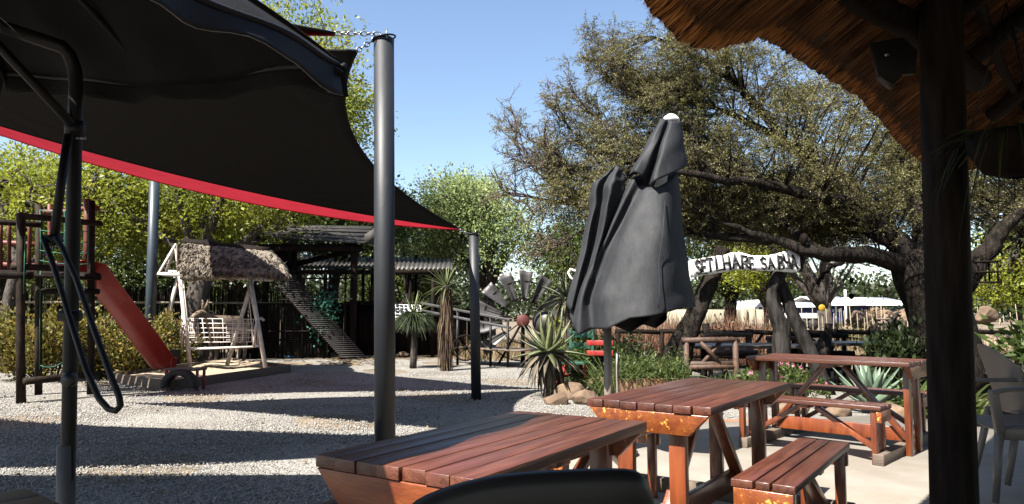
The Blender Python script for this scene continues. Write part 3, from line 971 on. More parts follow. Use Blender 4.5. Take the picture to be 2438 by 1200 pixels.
crisp(*loft([[(1500, 428, .02), (1512, 424, -.10), (1526, 440, -.07), (1542, 446, -.15), (1565, 446, -.20), (1590, 432, -.19), (1608, 416, -.10), (1613, 411, .05), (1600, 408, .22), (1570, 408, .30), (1535, 412, .28), (1508, 420, .18)],
      [(1428, 575, .05), (1440, 572, -.13), (1456, 575, -.09), (1478, 578, -.24), (1520, 580, -.32), (1572, 578, -.38), (1602, 572, -.24), (1626, 560, .02), (1610, 555, .35), (1550, 555, .45), (1480, 560, .40), (1440, 570, .25)],
      [(1372, 702, .05), (1386, 700, -.15), (1406, 703, -.09), (1440, 705, -.30), (1500, 706, -.40), (1566, 700, -.49), (1608, 690, -.32), (1643, 672, .02), (1625, 668, .42), (1555, 668, .55), (1470, 680, .5), (1400, 695, .3)],
      [(1358, 752, .05), (1379, 800, -.19), (1410, 783, -.12), (1446, 784, -.36), (1500, 757, -.42), (1566, 752, -.53), (1615, 733, -.34), (1655, 731, .02), (1632, 722, .45), (1555, 732, .6), (1460, 748, .55), (1395, 764, .35)]], YU), 'canopy', m_umb)
crisp(*loft([[(1440, 700, .05), (1480, 700, -.18), (1540, 695, -.25), (1600, 690, -.12), (1630, 685, .1), (1590, 690, .35), (1530, 690, .4), (1470, 695, .3)],
      [(1440, 770, .0), (1470, 778, -.16), (1500, 792, -.10), (1530, 772, -.22), (1560, 782, -.06), (1600, 752, -.12), (1560, 765, .25), (1480, 775, .25)]], YU), 'inner_fold', m_canopy)
crisp(*loft([[(1460, 399, .0), (1464, 395, -.02), (1468, 392, -.03), (1473, 396, -.02), (1478, 400, -.02), (1484, 406, .01), (1476, 402, .03), (1466, 399, .03)],
      [(1434, 420, .02), (1442, 416, -.06), (1452, 414, -.02), (1464, 418, -.10), (1476, 424, -.04), (1494, 430, .0), (1474, 424, .10), (1448, 417, .08)],
      [(1406, 438, .03), (1420, 436, -.09), (1436, 438, -.03), (1454, 444, -.16), (1474, 450, -.05), (1498, 458, .0), (1470, 448, .14), (1430, 440, .12)],
      [(1404, 486, .05), (1416, 488, -.11), (1430, 492, -.01), (1446, 498, -.17), (1462, 504, -.05), (1480, 510, 0), (1460, 500, .16), (1425, 492, .14)],
      [(1381, 600, .06), (1393, 602, -.10), (1404, 606, .0), (1420, 612, -.16), (1430, 617, -.03), (1438, 620, 0), (1425, 612, .18), (1400, 605, .16)],
      [(1347, 726, .06), (1359, 740, -.09), (1368, 743, .0), (1378, 754, -.14), (1388, 757, -.03), (1398, 760, 0), (1385, 748, .2), (1365, 737, .16)]], YU + 0.02, True, 3, 1.0), 'canopy_fold', m_umb)
crisp(*loft([[(1573, 282, 0), (1578, 283, -.05), (1585, 285, -.06), (1591, 287, -.02), (1598, 288, -.07), (1611, 290, -.06), (1625, 290, 0), (1615, 287, .06), (1597, 285, .08), (1582, 283, .06)],
      [(1538, 345, 0), (1546, 346, -.12), (1560, 350, -.13), (1566, 354, -.03), (1576, 352, -.17), (1606, 346, -.15), (1635, 340, 0), (1615, 338, .14), (1585, 340, .18), (1555, 342, .14)],
      [(1498, 417, 0), (1511, 408, -.16), (1530, 420, -.15), (1541, 448, -.03), (1556, 432, -.24), (1602, 412, -.20), (1646, 391, 0), (1622, 392, .2), (1575, 405, .26), (1525, 414, .2)]], YU - 0.04), 'top_vent', m_umb)
mb = MB().grid(lobe([(1590, 1606, 283, 285), (1574, 1623, 281, 289)], 2, 0.02, depth=0.8), closed=True)
mb.build('vent_cap', m_umb, cu, smooth=True)
MB().lathe([(0, 0.055), (0.03, 0.05), (0.075, 0.02), (0.08, 0.0), (0.05, -0.03), (0, -0.03)], dp(1598, 286, YU), 20, (0.25, 0, 1)).build('finial', m_white, cu, smooth=True)
U0 = gp(1450, 1090)
UY = U0[1]
MB().tube([U0, dp(1448, 935, UY), dp(1446, 750, UY)], 0.036, 18).build('lower_pole', m_beigepole, cu, smooth=True)
MB().tube([dp(1446, 760, UY), dp(1490, 600, UY), dp(1560, 420, UY), dp(1597, 290, UY)], 0.022, 12).build('upper_pole', m_beigepole, cu, smooth=True)
MB().tube([dp(1440, 762, UY), dp(1450, 745, UY)], 0.045, 14).build('tilt_joint', m_charmetal, cu, smooth=True)
MB().tube([dp(1510, 768, YU - 0.1), dp(1516, 764, YU - 0.12), dp(1522, 768, YU - 0.12), dp(1528, 763, YU - 0.12), dp(1534, 766, YU - 0.1)], 0.008, 6).build('tie_cord', m_cord, cu, smooth=True)
MB().tube([dp(1372, 672, YU + 0.3), dp(1358, 660, YU + 0.3), dp(1353, 649, YU + 0.3), dp(1358, 641, YU + 0.3), dp(1370, 645, YU + 0.3), dp(1384, 662, YU + 0.3)], 0.011, 8).build('rib_hook', m_white, cu, smooth=True)
MB().lathe([(0, 0.12), (0.05, 0.12), (0.22, 0.09), (0.25, 0.06), (0.25, 0.0)], (U0[0], U0[1], 0.0), 24).build('base_weight', m_skid, cu, smooth=True)
t2 = gp(1470, 1060)
tag(MB().tube([t2, dp(1470, 905, t2[1]), dp(1470, 840, t2[1])], 0.015, 10).build('garden_stake', m_beigepole, smooth=True),
    'thin beige stake standing just behind the folded umbrella pole', 'stake')

# =================================================================== PICNIC TABLES


def picnic(label, cx, cy, rz, L, W, h, z0, npl, sides, ydist=0.62, bL=1.26, bx=0.0, apron=True, seed=0, legy=0.14, skid=True, ap=None):
    ap = ap or m_apron
    r = random.Random(seed)
    t = thing('picnic_table', label, 'picnic table', (cx, cy, z0), rz, 'red-brown timber picnic tables on the patio')
    B = lambda: MB()
    pw = W / npl
    for k in range(npl):
        y = -W / 2 + pw * (k + 0.5)
        dl = r.uniform(-0.006, 0.006)
        B().box((dl, y, h - 0.019 + r.uniform(-0.0015, 0.0015)), (L + r.uniform(-0.006, 0.006), pw - 0.006, 0.038)).build('plank', m_wood, t, W=False, bevel=0.002)
    for s_ in (-1, 1):
        x = s_ * (L / 2 - 0.024)
        zt, zb = h - 0.040, h - 0.145
        a, b = W / 2 - 0.012, W / 2 - 0.115
        B().prism([(x - 0.022, -a, zt), (x - 0.022, a, zt), (x - 0.022, b, zb), (x - 0.022, -b, zb)], (1, 0, 0), 0.044).build('end_board', ap, t, W=False, bevel=0.004)
        xl = s_ * (L / 2 - 0.075)
        for yy in (-legy, legy):
            B().beam((xl, yy, 0.0), (xl, yy, h - 0.042), 0.085, 0.048, (1, 0, 0)).build('leg', m_leg, t, W=False, bevel=0.004)
        xs = s_ * (L / 2 - 0.125)
        B().beam((xs + s_ * 0.0, -0.03, 0.13), (s_ * 0.09, -0.03, h - 0.075), 0.04, 0.07, (0, 1, 0)).build('brace', m_leg, t, W=False, bevel=0.003)
        if skid:
            B().box((s_ * (L / 2 - 0.15), 0, 0.045), (0.085, 2 * ydist + 0.26, 0.09)).build('skid', m_skid, t, W=False, bevel=0.006)
    B().box((0, 0.0, h - 0.060), (0.10, W * 0.8, 0.04)).build('centre_batten', m_leg, t, W=False, bevel=0.003)
    B().box((0, 0.0, 0.155), (L - 0.32, 0.042, 0.12)).build('stretcher', m_leg, t, W=False, bevel=0.003)
    sh = 0.47
    for sd in sides:
        yc = sd * ydist
        be = bpy.data.objects.new('bench', None)
        COL.objects.link(be)
        be.parent = t
        ROOT[be.name] = ROOT[t.name]
        for k in range(3):
            w3 = (0.098, 0.062, 0.098)[k]
            y3 = yc + (-0.092, 0.0, 0.092)[k]
            B().box((bx + r.uniform(-0.004, 0.004), y3, sh - 0.018), (bL, w3, 0.036)).build('seat_plank', m_wood, be, W=False, bevel=0.004)
        for s_ in (-1, 1):
            x = bx + s_ * (bL / 2 - 0.022)
            B().box((x, yc, sh - 0.085), (0.040, 0.262, 0.095)).build('end_board', m_apron, be, W=False, bevel=0.004)
            for q in (-0.095, 0.095):
                B().beam((x - s_ * 0.046, yc + q, 0.0), (x - s_ * 0.046, yc + q, sh - 0.040), 0.055, 0.044, (1, 0, 0)).build('leg', m_leg, be, W=False, bevel=0.003)
            B().beam((x - s_ * 0.085, yc, 0.12), (bx + s_ * 0.07, yc, sh - 0.06), 0.038, 0.065, (0, 1, 0)).build('brace', m_leg, be, W=False, bevel=0.003)
        B().box((bx, yc, sh - 0.052), (0.08, 0.24, 0.03)).build('centre_batten', m_leg, be, W=False, bevel=0.003)
    return t


R = math.radians
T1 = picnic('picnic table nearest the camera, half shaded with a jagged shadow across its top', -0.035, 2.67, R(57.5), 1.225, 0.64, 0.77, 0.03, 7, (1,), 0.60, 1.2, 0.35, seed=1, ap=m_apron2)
T2 = picnic('fully sunlit picnic table in the middle with scuffed orange end boards', 1.10, 4.25, R(55.3), 1.52, 0.67, 0.77, 0.03, 7, (1, -1), 0.58, 1.30, -0.17, seed=2)
T3 = picnic('picnic table seen side-on next to the agave, with benches along both sides', 3.04, 6.79, R(-43), 1.44, 0.68, 0.80, 0.03, 7, (1, -1), 0.64, 1.26, -0.02, seed=3)
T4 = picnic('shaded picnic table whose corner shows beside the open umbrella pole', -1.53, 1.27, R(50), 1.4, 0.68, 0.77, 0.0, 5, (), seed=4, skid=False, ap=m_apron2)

# =================================================================== PLASTIC CHAIRS


def sheet(P, name, m, parent, th=0.012):
    return MB().grid(np.array(P)).build(name, m, parent, smooth=True, solid=th, sub=1)


ch = thing('plastic_chair', 'black plastic chair in deep shade pulled up to the nearest picnic table', 'chair', (0.02, 1.45, 0.0), 0, 'plastic chairs')
toppx = [(960, 1222), (990, 1192), (1040, 1170), (1110, 1147), (1190, 1131), (1280, 1124), (1380, 1119), (1470, 1117), (1508, 1119), (1530, 1132), (1543, 1160), (1556, 1205)]
Ys = np.interp(np.arange(12), [0, 6, 11], [1.47, 1.56, 1.62])
top_ = np.array([dp(x, y, d_) for (x, y), d_ in zip(toppx, Ys)])
rows = []
for s_ in np.linspace(0, 1, 9):
    r_ = top_.copy()
    r_[:, 2] = top_[:, 2] * (1 - s_) + 0.42 * s_
    cx_ = top_[:, 0].mean()
    r_[:, 0] = cx_ + (top_[:, 0] - cx_) * (1 - 0.12 * s_)
    r_[:, 1] = top_[:, 1] + 0.10 * s_ - 0.03 * math.sin(math.pi * s_)
    rows.append(r_)
rows = [rows[0] + np.array([0, 0.03, -0.014])] + rows
sheet(rows, 'backrest', m_darkplastic, ch, 0.02)
seat_c = np.array([top_[:, 0].mean(), 1.80, 0.43])
g = [[seat_c + np.array([u * 0.22, v * 0.22, 0.012 * (u * u + v * v) - 0.02 * (v > 0.8)]) for u in np.linspace(-1, 1, 9)] for v in np.linspace(-1, 1, 9)]
sheet(g, 'seat', m_darkplastic, ch, 0.018)
for sx in (-1, 1):
    for sy in (-1, 1):
        MB().tube([seat_c + np.array([sx * 0.19, sy * 0.19, 0.0]), np.array([seat_c[0] + sx * 0.235, seat_c[1] + sy * 0.24, 0.0])], [0.026, 0.017], 10).build('leg', m_darkplastic, ch, smooth=True)


def armchair(label, loc, rz, m, z0=0.13):
    """tub-backed plastic armchair facing local -x"""
    t = thing('plastic_armchair', label, 'armchair', (loc[0], loc[1], z0), rz, 'plastic chairs')
    g = [[(u * 0.23, v * 0.235, 0.43 + 0.02 * v * v + 0.018 * u - 0.03 * max(0, -u - 0.7)) for v in np.linspace(-1, 1, 11)] for u in np.linspace(-1, 1, 9)]
    MB().grid(np.array(g)).build('seat', m, t, W=False, smooth=True, solid=0.02, sub=1)
    rows = []
    for s_ in np.linspace(0, 1, 10):
        row = []
        for a in np.linspace(-1.25, 1.25, 17):
            hgt = 0.44 + s_ * (0.10 + 0.37 * (math.cos(a * 0.72) ** 1.2))
            row.append((0.20 * math.cos(a) * (1 + 0.1 * s_) + 0.03 + 0.10 * s_, 0.25 * math.sin(a) * (1 + 0.16 * s_), hgt))
        rows.append(row)
    MB().grid(np.array(rows)).build('backrest', m, t, W=False, smooth=True, solid=0.014, sub=1)
    for sy in (-1, 1):
        MB().grid(np.array([[(x, sy * (0.285 + w_), 0.655 + 0.035 * (x + 0.28) - 0.05 * max(0, -x - 0.18) * 4 + (0.02 if abs(w_) < 0.01 else 0.0)) for w_ in (-0.03, 0.0, 0.03)]
                           for x in np.linspace(-0.29, 0.24, 12)])).build('armrest', m, t, W=False, smooth=True, solid=0.02, sub=1)
        MB().beam((-0.265, sy * 0.285, 0.66), (-0.235, sy * 0.27, 0.40), 0.055, 0.05, (1, 0, 0)).build('arm_support', m, t, W=False, bevel=0.012)
        MB().beam((0.0 - 0.24, sy * 0.262, 0.40), (0.26, sy * 0.262, 0.41), 0.03, 0.075).build('side_rail', m, t, W=False, bevel=0.01)
        MB().tube([(-0.235, sy * 0.265, 0.41), (-0.285, sy * 0.29, 0.0)], [0.028, 0.019], 10).build('leg', m, t, W=False, smooth=True)
        MB().tube([(0.24, sy * 0.25, 0.41), (0.33, sy * 0.28, 0.0)], [0.028, 0.019], 10).build('leg', m, t, W=False, smooth=True)
    return t


A1 = gp(2400, 1150, 0.13)
armchair('taupe plastic armchair beside the thick post on the tiled floor', (3.21, 4.55), R(-14), m_greyplastic)
armchair('taupe plastic armchair turned away, its bare back rising behind the other armchair', (3.62, 4.95), R(165), m_greyplastic)

# =================================================================== PLAYGROUND
cf = thing('climbing_frame', 'dark log climbing tower with green ropes at the top of the red slide', 'climbing frame', gp(140, 955))


def log(parent, a, b, r, m, name='rail', n=10):
    a, b = np.asarray(a, float), np.asarray(b, float)
    return MB().tube([a, a + (b - a) * 0.33 + rng.normal(0, r * 0.12, 3), a + (b - a) * 0.67 + rng.normal(0, r * 0.12, 3), b], [r * 1.04, r * 0.98, r, r * 0.95], n, wob=0.04).build(name, m, parent, smooth=True)


def vpost(parent, pxb, pyb, pyt, r, m, px_t=None, name='post'):
    b = gp(pxb, pyb)
    t = dp(px_t or pxb, pyt, b[1])
    log(parent, b - up * 0.02, t, r, m, name)
    return b, t


pa, pat = vpost(cf, 50, 960, 508, 0.058, m_playlog)
pb_, pbt = vpost(cf, 92, 940, 488, 0.052, m_playlog)
pc, pct = vpost(cf, 216, 940, 478, 0.055, m_playlog, 218)
pd_, pdt = dp(207, 660, 11.3), dp(207, 474, 11.3)
log(cf, gp(-60, 950), dp(-60, 500, 10.3), 0.055, m_playlog, 'post')
log(cf, dp(207, 640, 11.4), dp(207, 474, 11.4), 0.05, m_playred, 'post')
log(cf, dp(120, 640, 11.5), dp(118, 486, 11.5), 0.032, m_playred, 'post')
log(cf, dp(52, 515, 10.05), dp(242, 533, 10.9), 0.045, m_playlog)
log(cf, dp(98, 506, 11.2), dp(238, 496, 11.5), 0.045, m_playred)
log(cf, dp(-40, 524, 10.2), dp(98, 536, 10.6), 0.045, m_playlog)
log(cf, dp(-40, 577, 11.4), dp(88, 582, 11.4), 0.04, m_playred)
log(cf, dp(-20, 628, 11.5), dp(90, 632, 11.3), 0.04, m_playred)
log(cf, dp(26, 635, 10.0), dp(156, 640, 10.5), 0.048, m_playlog)
log(cf, dp(-40, 650, 9.9), dp(78, 656, 10.1), 0.06, m_dark)
log(cf, dp(185, 658, 10.9), dp(238, 660, 10.9), 0.05, m_dark)
log(cf, dp(100, 652, 10.9), dp(236, 658, 11.0), 0.055, m_dark)
log(cf, dp(100, 694, 10.9), dp(236, 694, 11.0), 0.045, m_dark)
log(cf, dp(58, 908, 9.95), dp(236, 890, 10.9), 0.05, m_playlog)
for x in (2, 22, 70):
    log(cf, dp(x, 640, 10.9), dp(x, 530, 10.6), 0.028, m_playred, 'baluster')
for k in range(9):                                        # deck boards of the tower
    a, b = dp(-30, 655, 10.2), dp(-30, 645, 12.0)
    c, d = dp(225, 662, 10.9), dp(215, 650, 12.2)
    p, q = a + (b - a) * k / 8, c + (d - c) * k / 8
    MB().beam(p, q, 0.17, 0.035).build('deck_plank', m_dark, cf)
mb = MB()
for k in range(6):
    mb.tube(curve(dp(95, 500 + k * 24, 10.95), dp(215, 498 + k * 26, 11.1), (0, 0, -0.03)), 0.006, 5)
for k in range(5):
    mb.tube([dp(95 + k * 29, 500, 11.0), dp(98 + k * 28, 640, 11.0)], 0.006, 5)
mb.tube([dp(96, 640, 10.8), dp(94, 880, 10.8)], 0.007, 5)
mb.tube([dp(60, 560, 10.0), dp(56, 700, 10.0)], 0.006, 5)
mb.tube(curve(dp(96, 870, 10.8), dp(150, 862, 10.9), (0, 0, -0.05)), 0.006, 5)
tag(mb.build('rope_net', m_rope, cf), kind='stuff')

# red slide
sd = thing('slide', 'long straight red plastic slide running down from the log tower', 'slide', gp(330, 900))
sT, sB = dp(232, 652, 11.15), dp(404, 879, 12.45)
wv = nrm(np.cross(sB - sT, (0, 0, 1)))
wv = wv if wv[1] > 0 else -wv
pth = [sT + np.array([-0.32, -0.05, 0.02]), sT, sT + (sB - sT) * 0.3, sT + (sB - sT) * 0.6, sT + (sB - sT) * 0.86 + np.array([0, 0, -0.015]), sB + np.array([-0.02, 0, 0.0]), sB + np.array([0.10, 0.06, 0.0])]
pth = np.array(pth)
tq = np.linspace(0, 6, 25)
pth = np.stack([np.interp(tq, range(7), pth[:, k]) for k in range(3)], 1)
T_ = np.gradient(pth, axis=0)
T_ /= np.linalg.norm(T_, axis=1)[:, None]
prof = [(-0.27, 0.19), (-0.25, 0.19), (-0.215, 0.03), (-0.10, 0.0), (0.10, 0.0), (0.215, 0.03), (0.25, 0.19), (0.27, 0.19)]
g = []
for p, t_ in zip(pth, T_):
    nn = nrm(np.cross(wv, t_))
    nn = nn if nn[2] > 0 else -nn
    g.append([p + wv * (a + 0.25) + nn * b for a, b in prof])
MB().grid(np.array(g)).build('chute', m_red, sd, smooth=True, solid=0.012)
for a in (-0.02, 0.52):
    MB().tube([dp(225, 640, 11.15) + wv * a, dp(225, 700, 11.15) + wv * a], 0.02, 8).build('side_rail', m_redpaint, sd)
# landing bench on an old tyre
lb = thing('landing_step', 'small red-legged wooden step at the foot of the slide over half a tyre', 'step', gp(440, 925))
lc = gp(442, 879, 0.33)
MB().box(lc, (0.56, 0.34, 0.035), R(-8)).build('step_board', m_skid, lb, bevel=0.004)
for a in (-0.25, 0.25):
    for b in (-0.13, 0.13):
        MB().box((lc[0] + a, lc[1] + b, 0.16), (0.035, 0.035, 0.34), R(-8)).build('leg', m_redpaint, lb)
ty = thing('tyre', 'old black tyre half buried upright in sand under the slide step', 'tyre', (lc[0] + 0.02, lc[1] - 0.22, 0.0))
a = np.linspace(-0.1, math.pi + 0.1, 26)
q = np.stack([lc[0] + 0.02 + 0.235 * np.cos(a), np.full(26, lc[1] - 0.24), 0.075 + 0.225 * np.sin(a)], 1)
mb = MB()
prof = [(-0.075, -0.05), (-0.085, 0.0), (-0.065, 0.045), (0.065, 0.045), (0.085, 0.0), (0.075, -0.05)]
g = [[p + nrm(p - np.array([lc[0] + 0.02, lc[1] - 0.24, 0.075])) * b + np.array([0, a_, 0]) for a_, b in prof] for p in q]
mb.grid(np.array(g))
mb.build('tread', m_rubber, ty, smooth=True, solid=0.012)

# sandbox
SB = [gp(400, 930), gp(690, 886), gp(548, 868), gp(262, 908)]
sb = thing('sandbox', 'low board-edged sandbox full of pale sand under the thatched swing', 'sandbox', np.mean(SB, 0))
for a, b in zip(SB, SB[1:] + SB[:1]):
    MB().beam(a + up * 0.075, b + up * 0.075, 0.05, 0.17).build('border_board', m_skid, sb, bevel=0.006)
n = 24
g = np.zeros((n, n, 3))
for i in range(n):
    for j in range(n):
        u, v = i / (n - 1) * 0.98 + 0.01, j / (n - 1) * 0.98 + 0.01
        g[i, j] = (SB[0] * (1 - u) + SB[1] * u) * (1 - v) + (SB[3] * (1 - u) + SB[2] * u) * v
        g[i, j, 2] = 0.10 + 0.03 * math.sin(5 * u + 3 * v) + 0.02 * math.sin(13 * u - 9 * v) + rng.uniform(0, 0.012)
MB().grid(g).build('sand', m_sand, sb, smooth=True)

# thatched swing
sw = thing('thatched_swing', 'white framed garden swing with a shaggy grey thatched roof in the sandbox', 'swing', gp(500, 880, 0.1))
fl, rl = gp(453, 876, 0.11), np.array([-7.85, 15.9, 0.08])
fr, rr = gp(632, 876, 0.11), gp(541, 868, 0.11)
al, ar = dp(425, 655, (fl[1] + rl[1]) / 2), dp(599, 668, (fr[1] + rr[1]) / 2)
for a, b in ((fl, al + np.array([0.05, -0.08, 0.06])), (rl, al + np.array([-0.03, 0.08, 0.05])), (fr, ar + np.array([0.0, -0.08, 0.05])), (rr, ar + np.array([0, 0.08, 0.05]))):
    MB().tube([a, a + (b - a) * 0.5, b], [0.046, 0.043, 0.04], 12).build('leg', m_swing, sw, smooth=True)
for a, b in ((fl, rl), (fr, rr)):
    h_ = 0.42
    al_ = al if a is fl else ar
    MB().tube([a + (al_ - a) * h_, b + (al_ - b) * h_], 0.02, 8).build('cross_bar', m_swing, sw)
MB().tube([al + np.array([-0.35, 0, 0.02]), ar + np.array([0.45, 0, 0.02])], 0.045, 10).build('top_beam', m_swing, sw, smooth=True)
# roof of the swing: timbers, then two thatched slopes
rg0, rg1 = dp(418, 582, 15.3), dp(640, 606, 15.4)
ef0, ef1 = dp(376, 654, 14.6), dp(690, 664, 14.6)
eb0, eb1 = dp(395, 650, 16.2), dp(690, 656, 16.2)
MB().tube([dp(376, 652, 14.6), dp(592, 662, 14.6)], 0.03, 8).build('eave_beam', m_swing, sw, smooth=True)
MB().tube([dp(398, 646, 16.2), dp(680, 655, 16.2)], 0.03, 8).build('eave_beam', m_swing, sw, smooth=True)
for (a, b) in ((rg0, ef0), (rg0, eb0), (rg0, al), (rg1, ef1), (rg1, eb1)):
    MB().tube([a, b], 0.028, 8).build('gable_pole', m_swing if a is rg0 else m_skid, sw, smooth=True)
for f in (0.35, 0.68):
    MB().tube([rg0 + (ef0 - rg0) * f, rg0 + (eb0 - rg0) * f], 0.010, 6).build('gable_lath', m_palereed, sw)
thr = []
for (e0, e1, sgn) in ((ef0, ef1, -1), (eb0, eb1, 1)):
    e0b, e1b = e0 + (e1 - e0) * 0.17, e1
    r0, r1 = rg0 + (rg1 - rg0) * 0.10, rg1
    n = 26
    g = []
    for i in range(n):
        u = i / (n - 1)
        row = []
        for j in range(40):
            v = j / 39
            p = (r0 * (1 - v) + r1 * v) * (1 - u) + (e0b * (1 - v) + e1b * v) * u
            p = p + up * (0.05 + 0.05 * math.sin(math.pi * u) - 0.05 * (u > 0.95)) + rng.normal(0, 0.012, 3)
            if u > 0.9:
                p = p + np.array([0, sgn * 0.03, -0.04 * math.sin(v * 17) ** 2 - 0.05 * math.sin(v * 5 + 1)])
            row.append(p)
        g.append(row)
    slope = MB().grid(np.array(g)).build('thatch_slope', m_greythatch, sw, smooth=False, solid=0.11)
    n = 5200
    u, v = rng.random(n), rng.random(n)
    P_ = (r0[None] * (1 - v)[:, None] + r1[None] * v[:, None]) * (1 - u)[:, None] + (e0b[None] * (1 - v)[:, None] + e1b[None] * v[:, None]) * u[:, None]
    P_ += up * (0.10 + 0.05 * np.sin(math.pi * u))[:, None]
    D_ = np.broadcast_to(nrm(e0 - rg0), (n, 3)) + rng.normal(0, 0.22, (n, 3)) + up * 0.05
    V, Fs = leafcards(P_, D_, rng.uniform(0.12, 0.28, n), rng.uniform(0.014, 0.03, n))
    tag(MB().add(V, Fs).build('thatch_straw', m_greythatch, slope), kind='stuff')
MB().tube(curve(rg0 + up * 0.08 + (rg1 - rg0) * 0.08, rg1 + up * 0.06, (0, 0, -0.03), 12), [0.09, 0.12, 0.10, 0.12, 0.10], 12, wob=0.15).build('ridge_roll', m_dark, sw)
# hanging bench of welded bars
s0, s1 = dp(432, 832, 15.05), dp(604, 826, 15.05)
dv = np.array([0.05, 0.42, 0])
MB().beam((s0 + s0 + dv) / 2, (s1 + s1 + dv) / 2, 0.44, 0.035).build('seat_board', m_swing, sw)
bt0, bt1 = dp(432, 758, 15.5), dp(604, 760, 15.5)
bb0, bb1 = dp(440, 815, 15.45), dp(600, 814, 15.45)
bars = MB()
for f in np.linspace(0, 1, 6):
    bars.tube([bt0 + (bb0 - bt0) * f, bt1 + (bb1 - bt1) * f], 0.010, 6)
for f in np.linspace(0, 1, 8):
    bars.tube([bt0 + (bt1 - bt0) * f, bb0 + (bb1 - bb0) * (f * 0.96 + 0.03)], 0.009, 6)
bars.build('back_grid', m_swing, sw)
fine = MB()
for (f0, f1) in ((0.0, 0.22), (0.62, 0.95)):
    for f in np.linspace(f0, f1, 9):
        fine.tube([bt0 + (bt1 - bt0) * f, bb0 + (bb1 - bb0) * f], 0.005, 5)
    for h_ in np.linspace(0, 1, 12):
        p0, p1 = bt0 + (bb0 - bt0) * h_, bt1 + (bb1 - bt1) * h_
        fine.tube([p0 + (p1 - p0) * f0, p0 + (p1 - p0) * f1], 0.005, 5)
tag(fine.build('wire_mesh', m_swing, sw), kind='stuff')
for e, s_ in ((s0, -1), (s1, 1)):
    q = [e + np.array([0, 0, 0.02]), e + np.array([s_ * 0.02, 0.02, 0.4]), e + np.array([s_ * 0.02, 0.12, 0.56]), e + np.array([s_ * 0.02, 0.34, 0.6]), e + dv + up * 0.55]
    MB().tube(q, 0.026, 8).build('side_hoop', m_swing, sw, smooth=True)
    for k in (0.10, 0.2, 0.3):
        MB().tube([e + np.array([0, k, 0.0]), e + np.array([0, k, 0.55])], 0.008, 5).build('side_bar', m_swing, sw)
for e, top_e in ((s0, al), (s1, ar)):
    for dy in (0.0, 0.42):
        MB().tube([e + np.array([0, dy, 0]), top_e + (s1 - s0) * (0.06 if e is s0 else -0.06)], 0.011, 6).build('hanger_rod', m_swing, sw)

# =================================================================== DONKEY BEHIND THE SWING
dk = thing('donkey', 'shaggy brown and cream donkey standing in shade behind the white swing', 'donkey', (-7.32, 18.4, 0))


def skin(name, m, parent, verts, edges, radii, root=0, sub=2):
    me = bpy.data.meshes.new(name)
    inv = ROOT[parent.name]
    V = np.asarray(verts, float) @ inv[:3, :3].T + inv[:3, 3]
    me.from_pydata([tuple(v) for v in V], edges, [])
    me.materials.append(m)
    o = link(name, me, parent)
    sk = o.modifiers.new('skin', 'SKIN')
    sk.use_smooth_shade = True
    for i, r_ in enumerate(radii):
        a, b = r_ if isinstance(r_, tuple) else (r_, r_)
        me.skin_vertices[0].data[i].radius = (a, b)
    me.skin_vertices[0].data[root].use_root = True
    sm = o.modifiers.new('smooth', 'SUBSURF')
    sm.levels = sm.render_levels = sub
    return o


D0 = np.array([-7.32, 18.4, 0.0])
dv_ = nrm(np.array([-0.55, -0.83, 0]))           # faces the camera, a little to the left
sv_ = np.array([dv_[1], -dv_[0], 0])
Q = lambda f, s_, z: D0 + dv_ * f + sv_ * s_ + up * z
vs = [Q(-0.45, 0, 0.98), Q(-0.15, 0, 0.94), Q(0.2, 0, 0.95), Q(0.42, 0, 1.02), Q(0.58, 0, 1.16), Q(0.70, 0, 1.27), Q(0.86, 0, 1.20), Q(1.0, 0, 1.08)]
ed = [(i, i + 1) for i in range(7)]
ra = [(0.17, 0.19), (0.20, 0.22), (0.19, 0.22), (0.15, 0.20), (0.10, 0.13), (0.10, 0.11), (0.075, 0.085), (0.062, 0.065)]
for (f, s_, base) in ((0.34, 0.11, 3), (0.34, -0.11, 3)):
    k = len(vs)
    vs += [Q(f, s_, 0.75), Q(f + 0.01, s_, 0.42), Q(f - 0.01, s_, 0.20), Q(f + 0.03, s_, 0.03)]
    ra += [0.085, 0.055, 0.042, 0.05]
    ed += [(base - 1, k), (k, k + 1), (k + 1, k + 2), (k + 2, k + 3)]
for s_ in (0.12, -0.12):
    k = len(vs)
    vs += [Q(-0.42, s_, 0.72), Q(-0.36, s_, 0.55), Q(-0.50, s_, 0.36), Q(-0.46, s_, 0.03)]
    ra += [0.11, 0.075, 0.048, 0.05]
    ed += [(0, k), (k, k + 1), (k + 1, k + 2), (k + 2, k + 3)]
k = len(vs)
vs += [Q(-0.62, 0, 0.85), Q(-0.66, 0, 0.55)]
ra += [0.03, 0.035]
ed += [(0, k), (k, k + 1)]
skin('body', m_fur, dk, vs, ed, ra, 1)
for s_ in (-1, 1):
    MB().tube([Q(0.66, s_ * 0.05, 1.34), Q(0.62, s_ * 0.09, 1.46), Q(0.63, s_ * 0.12, 1.58)], [0.03, 0.042, 0.008], 8).build('ear', m_fur, dk, smooth=True)
    MB().lathe([(0, 0.018), (0.016, 0.01), (0.018, 0), (0, -0.01)], Q(0.80, s_ * 0.068, 1.25), 10, sv_ * s_).build('eye', m_darkplastic, dk, smooth=True)
    MB().tube([Q(0.33 + 0.04, s_ * 0.11, 0.045), Q(0.38, s_ * 0.11, 0.0)], [0.05, 0.06], 10).build('hoof', m_dark, dk)
    MB().tube([Q(-0.45, s_ * 0.12, 0.045), Q(-0.43, s_ * 0.12, 0.0)], [0.05, 0.06], 10).build('hoof', m_dark, dk)
MB().tube([Q(0.98, 0, 1.10), Q(1.05, 0, 1.05)], [0.066, 0.055], 12).build('muzzle', m_furpale, dk, smooth=True)
n = 500
t = rng.random(n)
P_ = Q(0.66, 0, 1.36)[None] * (1 - t)[:, None] + Q(0.30, 0, 1.20)[None] * t[:, None]
